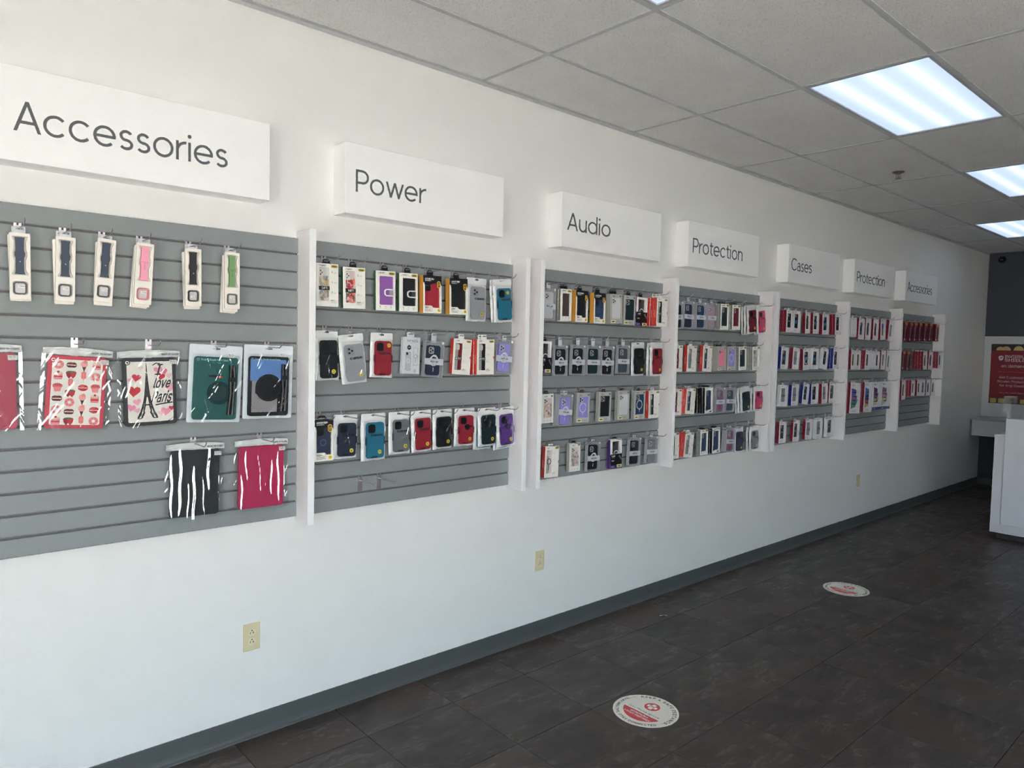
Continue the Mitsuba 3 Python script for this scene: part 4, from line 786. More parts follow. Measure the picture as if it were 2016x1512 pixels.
def make_watch(k, fr, W, Hh, rz, var, sec):
    W, D = 0.0575, 0.013; h = Hh / 2
    band = {'navy': (52, 66, 86), 'pink': (236, 150, 176), 'black': (32, 36, 44), 'green': (112, 152, 96)}[var]
    slot = Polygon([(-0.019, h - 0.014), (0.019, h - 0.014), (0.013, h - 0.028), (0.013, h - 0.052), (0.0165, h - 0.062), (0.0165, h - 0.078), (0.0115, h - 0.090), (0.013, h - 0.122), (0.020, h - 0.134), (-0.020, h - 0.134), (-0.013, h - 0.122), (-0.0115, h - 0.090), (-0.0165, h - 0.078), (-0.0165, h - 0.062), (-0.013, h - 0.052), (-0.013, h - 0.028)]).buffer(0.0035, quad_segs=2)
    pocket = rrect(0.043, 0.045, 0.009, 0, -h + 0.0375)
    tray = rrect(W, Hh, 0.003, 0, 0)
    b = MB().poly(tray.difference(unary_union([slot, pocket])), 0.001, D, (228, 223, 214), 7); b.poly(tray.buffer(-0.0004), 0, 0.0025, (204, 198, 190), 7)
    put(k + '__tray', b, fr)
    strap = Polygon([(-0.0140, h - 0.0135), (0.0140, h - 0.0135), (0.0115, h - 0.024), (0.0112, h - 0.056), (0.0142, h - 0.064), (0.0142, h - 0.073), (0.0108, h - 0.082), (0.0112, h - 0.124), (0.0142, h - 0.134), (-0.0142, h - 0.134), (-0.0112, h - 0.124), (-0.0108, h - 0.082), (-0.0142, h - 0.073), (-0.0142, h - 0.064), (-0.0112, h - 0.056), (-0.0115, h - 0.024)])
    s_ = MB().poly(strap, 0.0035, 0.0125, band, 8)
    if var in ('pink', 'green'):
        for j in range(4): s_.flat(ell(0, h - 0.074 - j * 0.0065, 0.0012, 0.0018, 3), 0.0126, tuple(int(c * 0.55) for c in band))
        s_.poly(sbox(-0.0142, h - 0.0685, 0.0142, h - 0.067), 0.0125, 0.013, tuple(int(c * 0.85) for c in band), 8)
    else: s_.poly(disc(0, h - 0.093, 0.0016, 4), 0.0125, 0.0135, (214, 216, 220), 3)
    put(k + '__watch_band', s_, fr)
    o = rrect(0.037, 0.041, 0.0095, 0, -h + 0.0375); bc = {'pink': (214, 120, 138), 'green': (84, 100, 74)}.get(var, (46, 46, 60))
    put(k + '__bumper', MB().poly(o.difference(o.buffer(-0.0042)), 0.003, 0.0115, bc, 5), fr)
    w = MB().poly(o.buffer(-0.0042), 0.003, 0.006, (188, 186, 186), 3)
    put(k + '__screen_guard', w, fr)
    q = MB().poly(sbox(-0.0065, -h + 0.0395, 0.0125, -h + 0.0475) if var != 'black' else sbox(-0.008, -h + 0.030, 0.009, -h + 0.038), 0.006, 0.0066, (232, 230, 228), 7); q.text('45MM', 0.0036, -0.0035, -h + (0.0418 if var != 'black' else 0.0322), 0.0066, (84, 82, 84), 7, True)
    put(k + '__size_label', q, fr)
    put(k + '__hang_tab', MB().poly(tab(h, rz, 0.034, None), 0.004, 0.0048, (196, 200, 204), 2), fr)

MAKE = {'jbox': make_jbox, 'adv': make_adv, 'bag': make_bag, 'space': make_space, 'neww': make_neww, 'duo': make_duo, 'gbox': make_gbox, 'purp': make_purp, 'blk': make_blk, 'wbox': make_wbox, 'red': make_red, 'wide': make_wide, 'watch': make_watch}
DEP = dict(jbox=.018, adv=.034, bag=.0215, space=.02, neww=.022, duo=.026, gbox=.024, purp=.026, wbox=.026, blk=.02, red=.012, wide=.024, watch=.014)
COLN = {'flora': 'grey floral', 'floral_red': 'red floral', 'red_ring': 'red', 'black_ring': 'black', 'lavender_ring': 'lavender', 'clear': 'clear', 'ring': 'clear'}
WN = {'black': 'black window', 'teal': 'black and blue window', 'rose': 'dark rose window', 'mix': 'blue and grey window', 'grey': 'grey window', 'ring': 'white ring', 'purple': 'purple window', 'navy': 'navy window', 'bright': 'colourful window', 'pale': 'pale window', 'gold': 'olive window', 'plain': 'plain face'}
def describe(kind, var):
    c = COLN.get(var, var)
    if kind == 'jbox': return 'phone_case_box', f'white box showing {c} phone case', 'box'
    if kind == 'adv': return 'phone_case_box', f'yellow-sided box with {c} case', 'box'
    if kind == 'bag': return 'phone_case_pouch', f'{c} phone case in white pouch', 'pouch'
    if kind == 'space': return 'phone_case_box', 'pale grey line-drawing box', 'box'
    if kind == 'neww': return 'phone_case_clamshell', f'{c} case in clear banded pack', 'clamshell pack'
    if kind == 'duo': return 'phone_case_box', f'red-spined white box with {c} case', 'box'
    if kind == 'gbox': return 'phone_case_box', f'grey window box with {c} case', 'box'
    if kind == 'purp': return 'phone_case_box', 'black box with white framed window', 'box'
    if kind == 'blk': return 'phone_case_box', 'black-spined white box, navy case', 'box'
    if kind == 'wbox': a, b = var.split('_'); return 'accessory_box', (f'white box with {WN[b]}' if a == 'white' else f'{a}-spined box with {WN[b]}'), 'box'
    if kind == 'red': return 'screen_protector_sleeve', 'dark red sleeve with gold top', 'sleeve'
    if kind == 'wide': a, b = var.split('_'); return 'screen_protector_box', f'large white box with {b} tablet picture', 'box'
    return 'watch_band_pack', f'{c} watch band in white tray', 'watch band'
DATA = [
    (0, 1, 'watch', 'navy', 0.6124, 1.9073, 0.0531, 0.2174, -0.0, 1),
    (0, 1, 'watch', 'navy', 0.7413, 1.9092, 0.0584, 0.2191, -1.1, 1),
    (0, 1, 'watch', 'navy', 0.8617, 1.9151, 0.0608, 0.2217, -3.8, 1),
    (0, 1, 'watch', 'pink', 0.9842, 1.913, 0.0575, 0.2208, -3.0, 2),
    (0, 1, 'watch', 'black', 1.1562, 1.9141, 0.0469, 0.2152, -0.0, 2),
    (0, 1, 'watch', 'green', 1.3025, 1.913, 0.0603, 0.2198, 0.1, 2),
    (1, 1, 'jbox', 'flora', 1.7204, 1.928, 0.1049, 0.1845, 0.6, 0),
    (1, 1, 'jbox', 'floral_red', 1.8509, 1.9244, 0.1109, 0.1819, 1.3, 0),
    (1, 1, 'jbox', 'purple', 2.013, 1.9232, 0.1043, 0.1807, 0.9, 0),
    (1, 1, 'jbox', 'black', 2.138, 1.9241, 0.1037, 0.1798, 1.0, 0),
    (1, 1, 'adv', 'red', 2.264, 1.9218, 0.1074, 0.1792, 1.2, 0),
    (1, 1, 'adv', 'black', 2.4229, 1.9216, 0.1119, 0.1773, 1.3, 0),
    (1, 1, 'bag', 'clear', 2.558, 1.9151, 0.1291, 0.2199, -0.1, 0),
    (1, 1, 'bag', 'teal', 2.7186, 1.9189, 0.1406, 0.2234, 4.8, 1),
    (1, 2, 'bag', 'black', 1.7272, 1.6231, 0.1091, 0.2196, 2.0, 0),
    (1, 2, 'bag', 'clear', 1.854, 1.6085, 0.125, 0.222, 6.7, 0),
    (1, 2, 'bag', 'red', 2.0019, 1.6262, 0.1173, 0.2067, -0.5, 0),
    (1, 2, 'space', 'grey', 2.1576, 1.6266, 0.0971, 0.1746, -1.6, 0),
    (1, 2, 'neww', 'navy', 2.2889, 1.6101, 0.1139, 0.1754, -3.3, 0),
    (1, 2, 'duo', 'maroon', 2.4566, 1.6227, 0.1139, 0.1785, -3.4, 0),
    (1, 2, 'duo', 'black', 2.5888, 1.6234, 0.1216, 0.1797, 0.3, 1),
    (1, 2, 'neww', 'lavender', 2.7433, 1.6269, 0.1222, 0.1767, -4.4, 0),
    (1, 3, 'adv', 'navy', 1.7027, 1.2558, 0.0876, 0.1839, 0.5, 0),
    (1, 3, 'bag', 'navy', 1.8205, 1.2605, 0.1182, 0.1978, -1.0, 0),
    (1, 3, 'bag', 'teal', 1.9646, 1.2494, 0.1284, 0.2175, 0.5, 0),
    (1, 3, 'bag', 'grey', 2.1056, 1.2593, 0.1164, 0.2016, 1.3, 0),
    (1, 3, 'bag', 'red', 2.2321, 1.2597, 0.1168, 0.2014, 2.6, 0),
    (1, 3, 'bag', 'black', 2.3581, 1.2621, 0.1175, 0.197, 1.2, 0),
    (1, 3, 'bag', 'red_ring', 2.4968, 1.2643, 0.1312, 0.1929, 0.3, 0),
    (1, 3, 'bag', 'green', 2.6283, 1.2595, 0.1194, 0.2006, 2.2, 1),
    (1, 3, 'bag', 'purple', 2.7549, 1.2523, 0.129, 0.2113, 4.6, 1),
    (2, 1, 'neww', 'clear', 3.0682, 1.9212, 0.1005, 0.1784, -0.8, 0),
    (2, 1, 'jbox', 'brown', 3.1858, 1.922, 0.0903, 0.1791, 0.2, 1),
    (2, 1, 'adv', 'black', 3.321, 1.9219, 0.1026, 0.181, -0.1, 0),
    (2, 1, 'adv', 'blue', 3.4766, 1.9192, 0.1024, 0.1793, 0.3, 0),
    (2, 1, 'gbox', 'clear', 3.6095, 1.9224, 0.1088, 0.1774, 2.6, 1),
    (2, 1, 'gbox', 'green', 3.7673, 1.9223, 0.1163, 0.1818, -0.2, 0),
    (2, 1, 'purp', 'black', 3.8854, 1.9181, 0.112, 0.1812, -1.2, 0),
    (2, 1, 'duo', 'black', 4.0253, 1.9203, 0.1137, 0.1809, -0.6, 2),
    (2, 2, 'purp', 'black', 3.0436, 1.6253, 0.0912, 0.1768, -0.9, 0),
    (2, 2, 'neww', 'black_ring', 3.1737, 1.6063, 0.1057, 0.173, 0.1, 0),
    (2, 2, 'neww', 'black_ring', 3.3182, 1.61, 0.1107, 0.1771, -1.9, 0),
    (2, 2, 'neww', 'green', 3.4524, 1.6095, 0.1141, 0.1768, -0.8, 0),
    (2, 2, 'neww', 'black_ring', 3.5802, 1.6061, 0.1138, 0.179, -1.2, 0),
    (2, 2, 'neww', 'slate', 3.7286, 1.6155, 0.1168, 0.1773, -0.8, 0),
    (2, 2, 'bag', 'black', 3.8847, 1.6189, 0.1315, 0.2114, 1.8, 0),
    (2, 2, 'bag', 'red', 4.0475, 1.6202, 0.1386, 0.2158, 0.9, 1),
    (2, 3, 'gbox', 'marble', 3.0718, 1.3371, 0.0941, 0.1637, 0.9, 0),
    (2, 3, 'neww', 'lavender_ring', 3.1987, 1.3246, 0.1127, 0.1801, -3.1, 1),
    (2, 3, 'gbox', 'lavender', 3.3651, 1.3299, 0.1132, 0.1762, -1.8, 0),
    (2, 3, 'gbox', 'black', 3.5587, 1.3284, 0.1188, 0.1791, -1.0, 0),
    (2, 3, 'gbox', 'clear', 3.7351, 1.3313, 0.1174, 0.1815, 0.2, 0),
    (2, 3, 'gbox', 'blue', 3.8961, 1.3269, 0.1133, 0.1807, 0.3, 0),
    (2, 3, 'duo', 'black', 4.0426, 1.3247, 0.1216, 0.1782, 0.8, 0),
    (2, 4, 'duo', 'marble', 3.1144, 1.0317, 0.112, 0.1769, -2.1, 0),
    (2, 4, 'gbox', 'marble', 3.3062, 1.0407, 0.093, 0.1666, 0.6, 0),
    (2, 4, 'neww', 'black_ring', 3.4745, 1.0323, 0.1125, 0.1779, -1.5, 0),
    (2, 4, 'purp', 'black', 3.6761, 1.032, 0.1096, 0.1815, 1.4, 0),
    (2, 4, 'neww', 'black', 3.867, 1.0299, 0.1209, 0.1782, -2.4, 0),
    (2, 4, 'neww', 'grey', 4.0453, 1.026, 0.1247, 0.1722, -2.1, 0),
    (3, 1, 'neww', 'black', 4.2839, 1.9157, 0.1045, 0.1818, 1.2, 0),
    (3, 1, 'neww', 'navy', 4.4078, 1.9231, 0.1271, 0.185, -0.9, 0),
    (3, 1, 'neww', 'blue', 4.5522, 1.9245, 0.1321, 0.182, 1.3, 0),
    (3, 1, 'neww', 'rose', 4.6908, 1.9264, 0.134, 0.1855, 0.2, 0),
    (3, 1, 'jbox', 'green', 4.794, 1.9263, 0.1081, 0.1828, 0.2, 2),
    (3, 1, 'jbox', 'maroon', 4.9473, 1.9291, 0.11, 0.1811, 1.5, 2),
    (3, 1, 'bag', 'maroon', 5.1668, 1.9238, 0.1222, 0.2128, 6.7, 2),
    (3, 1, 'bag', 'magenta', 5.3465, 1.9324, 0.1195, 0.2252, 7.9, 1),
    (3, 2, 'duo', 'maroon', 4.294, 1.6246, 0.0962, 0.1773, 0.0, 0),
    (3, 2, 'duo', 'grey', 4.4496, 1.6247, 0.1125, 0.1787, -1.1, 0),
    (3, 2, 'duo', 'navy', 4.6388, 1.6258, 0.1145, 0.1833, -2.2, 0),
    (3, 2, 'gbox', 'pink', 4.7867, 1.6293, 0.1153, 0.1733, 2.6, 1),
    (3, 2, 'gbox', 'lavender', 4.9574, 1.6297, 0.121, 0.1778, 2.7, 0),
    (3, 2, 'jbox', 'green', 5.087, 1.6308, 0.1082, 0.1759, 2.8, 1),
    (3, 2, 'jbox', 'ring', 5.2151, 1.6325, 0.1094, 0.1778, 3.0, 3),
    (3, 3, 'duo', 'maroon', 4.2965, 1.3299, 0.1062, 0.1789, -1.8, 0),
    (3, 3, 'duo', 'navy', 4.4131, 1.3348, 0.1081, 0.1765, -4.6, 1),
    (3, 3, 'blk', 'navy', 4.5897, 1.3381, 0.0969, 0.1803, 2.3, 3),
    (3, 3, 'neww', 'berry', 4.7991, 1.3288, 0.1335, 0.1807, -0.5, 1),
    (3, 3, 'neww', 'slate', 4.9699, 1.3256, 0.1315, 0.1774, -2.2, 0),
    (3, 3, 'bag', 'green', 5.1203, 1.3237, 0.1258, 0.1904, 7.2, 2),
    (3, 3, 'bag', 'magenta', 5.305, 1.3274, 0.1327, 0.1844, 1.2, 2),
    (3, 4, 'duo', 'black', 4.2838, 1.0338, 0.1029, 0.178, 0.7, 0),
    (3, 4, 'duo', 'grey', 4.4113, 1.0358, 0.1017, 0.1746, -6.1, 1),
    (3, 4, 'jbox', 'blue', 4.6202, 1.0354, 0.0969, 0.1807, 0.9, 1),
    (3, 4, 'blk', 'navy', 4.7665, 1.0395, 0.1025, 0.1817, 1.8, 1),
    (3, 4, 'neww', 'berry', 4.9549, 1.0307, 0.1249, 0.1772, -3.7, 1),
    (3, 4, 'bag', 'navy', 5.1257, 1.0183, 0.1171, 0.1928, -0.3, 0),
    (3, 4, 'bag', 'grey', 5.3069, 1.0199, 0.1392, 0.1887, 1.2, 1),
    (4, 1, 'wbox', 'red_black', 5.7507, 1.9334, 0.1196, 0.1755, -0.4, 1),
    (4, 1, 'wbox', 'white_teal', 5.9232, 1.9354, 0.1224, 0.1777, -1.8, 0),
    (4, 1, 'wbox', 'red_rose', 6.1094, 1.9334, 0.0696, 0.1748, 2.4, 0),
    (4, 1, 'wbox', 'red_teal', 6.257, 1.9369, 0.1078, 0.1776, 2.5, 0),
    (4, 1, 'wbox', 'red_teal', 6.4397, 1.9351, 0.1284, 0.1767, 1.6, 0),
    (4, 1, 'wbox', 'red_black', 6.621, 1.9405, 0.1178, 0.1818, 2.8, 1),
    (4, 2, 'wbox', 'blue_mix', 5.7421, 1.6354, 0.1235, 0.1771, -3.1, 0),
    (4, 2, 'wbox', 'red_grey', 5.9307, 1.6335, 0.1134, 0.1748, -3.4, 0),
    (4, 2, 'wbox', 'red_ring', 6.1201, 1.6302, 0.1595, 0.1784, 3.8, 0),
    (4, 2, 'wbox', 'white_teal', 6.2756, 1.6332, 0.1391, 0.1769, -2.0, 0),
    (4, 2, 'wbox', 'white_black', 6.4571, 1.6365, 0.1109, 0.1822, -8.1, 0),
    (4, 2, 'wbox', 'blue_black', 6.6108, 1.6369, 0.1148, 0.1806, -2.0, 1),
    (4, 3, 'wbox', 'white_grey', 5.7548, 1.3313, 0.1325, 0.1745, -2.4, 0),
    (4, 3, 'wbox', 'blue_grey', 5.9422, 1.3326, 0.1225, 0.1783, -2.3, 0),
    (4, 3, 'wbox', 'blue_black', 6.1283, 1.3377, 0.1104, 0.176, -7.3, 0),
    (4, 3, 'wbox', 'blue_black', 6.2916, 1.3343, 0.1343, 0.1761, 0.6, 0),
    (4, 3, 'wbox', 'red_grey', 6.4786, 1.3308, 0.1118, 0.1766, 2.3, 0),
    (4, 3, 'wbox', 'red_black', 6.6289, 1.3348, 0.1443, 0.1824, -0.9, 0),
    (4, 4, 'wbox', 'red_black', 5.7588, 1.0334, 0.117, 0.1755, -0.9, 0),
    (4, 4, 'wbox', 'red_black', 5.9878, 1.0314, 0.1101, 0.1776, -2.4, 0),
    (4, 4, 'wbox', 'red_grey', 6.2125, 1.0304, 0.1275, 0.1751, -2.6, 0),
    (4, 4, 'wbox', 'white_grey', 6.4019, 1.0282, 0.1532, 0.1789, -1.0, 0),
    (4, 4, 'wbox', 'white_black', 6.612, 1.0305, 0.1655, 0.1782, 0.6, 0),
    (5, 1, 'wbox', 'white_plain', 7.0109, 1.9286, 0.1208, 0.1754, 1.4, 0),
    (5, 1, 'wbox', 'red_purple', 7.1786, 1.9206, 0.132, 0.1967, -2.9, 0),
    (5, 1, 'wbox', 'red_purple', 7.3303, 1.9232, 0.1225, 0.2046, -2.0, 0),
    (5, 1, 'wbox', 'red_navy', 7.5054, 1.9238, 0.1267, 0.2028, -1.4, 0),
    (5, 1, 'wbox', 'red_bright', 7.6801, 1.9282, 0.1271, 0.1979, 2.4, 0),
    (5, 1, 'wbox', 'red_pale', 7.8791, 1.9237, 0.1455, 0.2045, -8.2, 0),
    (5, 2, 'wbox', 'red_gold', 7.0299, 1.6277, 0.1007, 0.1794, -1.1, 0),
    (5, 2, 'wbox', 'white_gold', 7.1407, 1.6269, 0.1112, 0.1788, -1.2, 0),
    (5, 2, 'wbox', 'red_gold', 7.2839, 1.6283, 0.1221, 0.1813, -4.2, 1),
    (5, 2, 'wbox', 'white_plain', 7.4603, 1.6296, 0.0932, 0.1767, -1.4, 0),
    (5, 2, 'wbox', 'white_navy', 7.5754, 1.6262, 0.1158, 0.176, -1.5, 0),
    (5, 2, 'wbox', 'red_pale', 7.7233, 1.6294, 0.1231, 0.1893, -3.0, 0),
    (5, 2, 'wbox', 'red_pale', 7.8569, 1.6166, 0.1221, 0.1977, -5.5, 0),
    (5, 3, 'wide', 'red_violet', 7.0557, 1.2742, 0.2233, 0.2855, -1.7, 1),
    (5, 3, 'wide', 'red_rainbow', 7.3426, 1.274, 0.1864, 0.2863, -1.9, 1),
    (5, 3, 'wide', 'blue_plum', 7.6046, 1.2776, 0.1889, 0.2736, 0.2, 0),
    (5, 3, 'wide', 'blue_rose', 7.8247, 1.2767, 0.2447, 0.2737, -1.3, 0),
    (6, 1, 'red', 'gold', 8.237, 1.9269, 0.1162, 0.1922, -3.2, 2),
    (6, 1, 'red', 'gold', 8.3808, 1.928, 0.1118, 0.1944, -3.2, 2),
    (6, 1, 'red', 'gold', 8.5089, 1.9319, 0.1143, 0.1963, -1.9, 2),
    (6, 1, 'red', 'gold', 8.6479, 1.9352, 0.1171, 0.195, -3.4, 2),
    (6, 1, 'red', 'gold', 8.8024, 1.9386, 0.1122, 0.1948, -3.6, 2),
    (6, 1, 'red', 'gold', 8.9528, 1.9418, 0.1234, 0.1944, -3.8, 2),
    (6, 1, 'red', 'gold', 9.1504, 1.9413, 0.153, 0.1865, -1.9, 2),
    (6, 2, 'red', 'gold', 8.2218, 1.6291, 0.0944, 0.1924, -3.2, 2),
    (6, 2, 'red', 'gold', 8.3471, 1.6268, 0.1114, 0.1942, -1.0, 2),
    (6, 2, 'wbox', 'red_navy', 8.622, 1.6312, 0.1181, 0.1947, 1.3, 3),
    (6, 2, 'wbox', 'red_navy', 9.0318, 1.6307, 0.13, 0.2035, -3.3, 0),
    (6, 2, 'wbox', 'red_navy', 9.1727, 1.6372, 0.1257, 0.1835, 0.7, 2),
    (6, 3, 'wbox', 'red_rose', 8.2827, 1.3193, 0.1445, 0.2022, 1.4, 0),
    (6, 3, 'wbox', 'red_gold', 8.3929, 1.3406, 0.1292, 0.1668, 0.2, 2),
    (6, 3, 'wbox', 'red_gold', 8.7184, 1.3335, 0.1169, 0.1725, 0.3, 0),
    (6, 3, 'wbox', 'white_teal', 8.8401, 1.3338, 0.1273, 0.1801, 0.6, 0),
    (6, 3, 'wbox', 'red_navy', 9.0014, 1.3319, 0.1472, 0.1795, -1.0, 0),
    (6, 3, 'wbox', 'red_navy', 9.1695, 1.3299, 0.1463, 0.1791, -2.2, 0),
]
count = {}
for sec, row, kind, var, y, z, w, h, rl, nb in DATA:
    n = count.get((sec, row), 0); count[(sec, row)] = n + 1
    hook(sec, row, n, y)
    d = DEP[kind]; nm, desc, cat = describe(kind, var)
    lo, hi = {'bag': (0.105, 0.128), 'wbox': (0.09, 0.132), 'red': (0.09, 0.108), 'wide': (0.15, 0.24), 'watch': (0.05, 0.06)}.get(kind, (0.09, 0.114))
    w = min(max(w, lo), hi) - (0.005 if sec == 5 and row == 2 else 0) - (0.026 if sec == 6 and row == 3 and n < 2 else 0)
    y0, y1 = PAN[sec]; y = min(max(y, y0 + w / 2 + 0.004), y1 - w / 2 - 0.003)
    for j in range(nb, -1, -1):
        back = ['', *{0: [], 1: [', behind front one'], 2: [', middle of stack', ', rear of stack'], 3: [', second from front', ', third from front', ', rear of stack']}[nb]][j]
        k = thing(nm, f'{desc}{back}, {ORD[n]} hook, {ROW[row]} row, {SEC[sec]}', cat, 'packs on the display wall hooks')
        xx = 0.042 + (nb - j) * (d + 0.0006)
        dz = 0.0 if j == 0 else rng.uniform(-0.012, 0.0) if kind in ('bag', 'watch') else rng.uniform(-0.003, 0.002)
        dy = 0.0 if j == 0 else rng.uniform(-0.006, 0.001) if kind in ('bag', 'watch') else rng.uniform(-0.003, 0.001)
        rr = rl if j == 0 else rl + rng.uniform(-2.5, 2.5) * (1.2 if kind in ('bag', 'watch') else 0.4)
        if kind == 'watch' and j == 2: dz -= 0.006
        v = var
        if j and kind == 'bag': v = ['black', 'green', 'navy', 'black'][(n + j) % 4] if var != 'green' else 'teal'
        if j and kind == 'bag' and (sec, var) == (1, 'purple'): v = 'teal'; dz = -0.016
        if j and kind == 'bag' and (sec, var) == (1, 'green'): dz = -0.018; dy = -0.012
        fr = wallframe(xx, y + dy, z + dz, rl if abs(rr) > 9 else rr)
        rz = rodz(sec, row) - (z + dz)
        args = (k, fr, w, h, rz, v, sec)
        if kind == 'bag': MAKE[kind](*args, seed=len(labels) % 97)
        else: MAKE[kind](*args)
for i, y in enumerate((1.913, 2.013)):
    hook(1, 4, i, y, f'empty chrome slatwall hook, {["first", "second"][i]} of the bare pair under the Power goods')

# ------------------------------------------------------------------ tablet cases in plastic bags (near Accessories panel)
def bag_film(k, fr, w, h, mode, seed, amp, mode_kind):
    g_ = wrinkle(-w / 2, w / 2, -h / 2, h / 2, 0.036 if mode_kind in ('plain', 'sweets') else 0.028 if mode_kind == 'folds' else 0.0245, amp, mode, seed); tv, tu = {'plain': (0.15, -0.10), 'sweets': (0.09, -0.07), 'folds': (-0.10, 0.0)}.get(mode_kind, (0.075, -0.05)); g_[..., 2] += tv * np.clip(g_[..., 1], -h / 2, h / 2) + tu * g_[..., 0]; f = MB().grid(g_); put(k + '__clear_bag', f, fr, 'm_film', smooth=True)
    # crinkled side margins of the bag
    for sx in (-1, 1): put(k + '__bag_margin', MB().grid(wrinkle(sx * w / 2 - 0.006, sx * w / 2 + 0.006, -h / 2, h / 2, 0.010, 1.0, 'd', seed + 5 + sx, 10, 60)), fr, 'm_film', smooth=True)
def header(k, fr, w, y, hh, rz, text):
    u, v = np.meshgrid(np.linspace(-w / 2, w / 2, 24), np.linspace(0, 1, 7))
    top = y + hh * (1 - 0.22 * (np.abs(u) / (w / 2)) ** 2.0)
    g = np.stack([u, y + (top - y) * v, 0.012 + 0.011 * (meshkit.fbm(np.stack([u * 50, v * 2, u * 0 + w * 90], -1), 3, 4) - 0.5)], -1)
    put(k + '__bag_header', MB().grid(g, (192, 195, 195), 2), fr, smooth=True)
    q = MB().text(text, 0.0060, w / 2 - 0.006, y + hh * 0.30, 0.0185, (62, 62, 66), 6, True, 'r', width=0.062); put(k + '__header_print', q, fr)
def paper_label(q, x, y, z):
    q.poly(sbox(x, y, x + 0.027, y + 0.016), z, z + 0.0005, (226, 226, 224), 7); q.text('Pad 10.2', 0.0052, x + 0.002, y + 0.0090, z + 0.0005, (92, 92, 92), 7, True, width=0.022); bars(q, x + 0.002, y + 0.007, 0.022, 2, z + 0.0005, (140, 140, 140))
def slab(mb, w, h, c, r=6): mb.poly(rrect(w, h, 0.012), 0.003, 0.011, c, r); mb.poly(rrect(w - 0.005, h - 0.005, 0.0105), 0.011, 0.0128, c, r)

def sweets(q, w, h):
    P1, P2, RD, BR, CR, PK = (232, 140, 140), (222, 96, 104), (196, 36, 54), (84, 32, 34), (232, 196, 180), (238, 164, 160)
    z = 0.0132
    def it(x, y, kd):
        s = 0.0152
        if kd == 0: q.flat(ell(x, y + 0.3 * s, s, 0.62 * s), z, P2); q.flat(Polygon([(x - 0.8 * s, y), (x + 0.8 * s, y), (x + 0.6 * s, y - s), (x - 0.6 * s, y - s)]), z + 0.0002, P1); [q.flat(disc(x + a * s, y + 0.45 * s, 0.16 * s, 3), z + 0.0004, RD) for a in (-0.45, 0.0, 0.45)]
        elif kd == 1: q.flat(rrect(2 * s, 1.2 * s, 0.5 * s, x, y), z, BR); q.flat(sbox(x - 0.9 * s, y - 0.12 * s, x + 0.9 * s, y + 0.10 * s), z + 0.0002, CR); q.flat(ell(x - 0.2 * s, y + 0.42 * s, 0.6 * s, 0.2 * s), z + 0.0002, (120, 52, 52))
        elif kd == 2: q.flat(disc(x, y, s), z, P1); q.flat(disc(x, y, 0.34 * s), z + 0.0002, (240, 236, 230)); [q.flat(disc(x + 0.66 * s * math.cos(t), y + 0.66 * s * math.sin(t), 0.1 * s, 3), z + 0.0002, RD) for t in range(6)]
        elif kd == 3: q.flat(rrect(1.05 * s, 1.8 * s, 0.45 * s, x, y + 0.3 * s), z, P1); q.flat(sbox(x - 0.14 * s, y - 1.4 * s, x + 0.14 * s, y - 0.6 * s), z, CR); [q.flat(sbox(x + a * s - 0.06 * s, y - 0.3 * s, x + a * s + 0.06 * s, y + s), z + 0.0002, P2) for a in (-0.22, 0.22)]
        elif kd == 4: [q.flat(Polygon([(x + a * s - 0.55 * s, y + 0.45 * s), (x + a * s + 0.55 * s, y + 0.45 * s), (x + a * s + 0.4 * s, y - 0.3 * s), (x + a * s, y - 0.85 * s), (x + a * s - 0.4 * s, y - 0.3 * s)]).buffer(0.1 * s), z + 0.0001 * j, RD if j else (150, 26, 44)) for j, a in enumerate((-0.4, 0.4))]; q.flat(ell(x, y + 0.6 * s, 0.9 * s, 0.18 * s), z + 0.0003, (70, 110, 60))
        elif kd == 5: q.flat(Polygon([(x - 0.5 * s, y), (x + 0.5 * s, y), (x, y - 1.5 * s)]), z, BR); q.flat(disc(x, y + 0.35 * s, 0.72 * s), z + 0.0002, PK); q.flat(disc(x + 0.2 * s, y + 0.8 * s, 0.4 * s), z + 0.0003, P1)
        elif kd == 6: q.flat(ell(x, y, 1.05 * s, 0.75 * s), z, RD); q.flat(sbox(x - 1.05 * s, y - 0.1 * s, x + 1.05 * s, y + 0.08 * s), z + 0.0002, CR); q.flat(ell(x - 0.2 * s, y + 0.4 * s, 0.5 * s, 0.14 * s), z + 0.0002, P2)
        else: q.flat(rrect(1.7 * s, 1.5 * s, 0.3 * s, x, y - 0.1 * s), z, P1); q.flat(sbox(x - 0.85 * s, y - 0.35 * s, x + 0.85 * s, y), z + 0.0002, RD); q.flat(ell(x, y + 0.65 * s, 0.9 * s, 0.35 * s), z + 0.0002, CR); q.flat(disc(x, y + 0.9 * s, 0.25 * s, 4), z + 0.0004, RD)
    cols = [(-0.375, [2, 7, 0, 1, 2, 7]), (-0.125, [1, 4, 3, 4, 2, 1, 4]), (0.125, [5, 3, 6, 5, 5, 3]), (0.375, [7, 2, 0, 7, 6, 2])]
    for cx, ks in cols:
        for j, kd in enumerate(ks):
            y = h * (0.42 - j * (0.86 / max(len(ks) - 1, 1))); it(cx * w, y, kd)

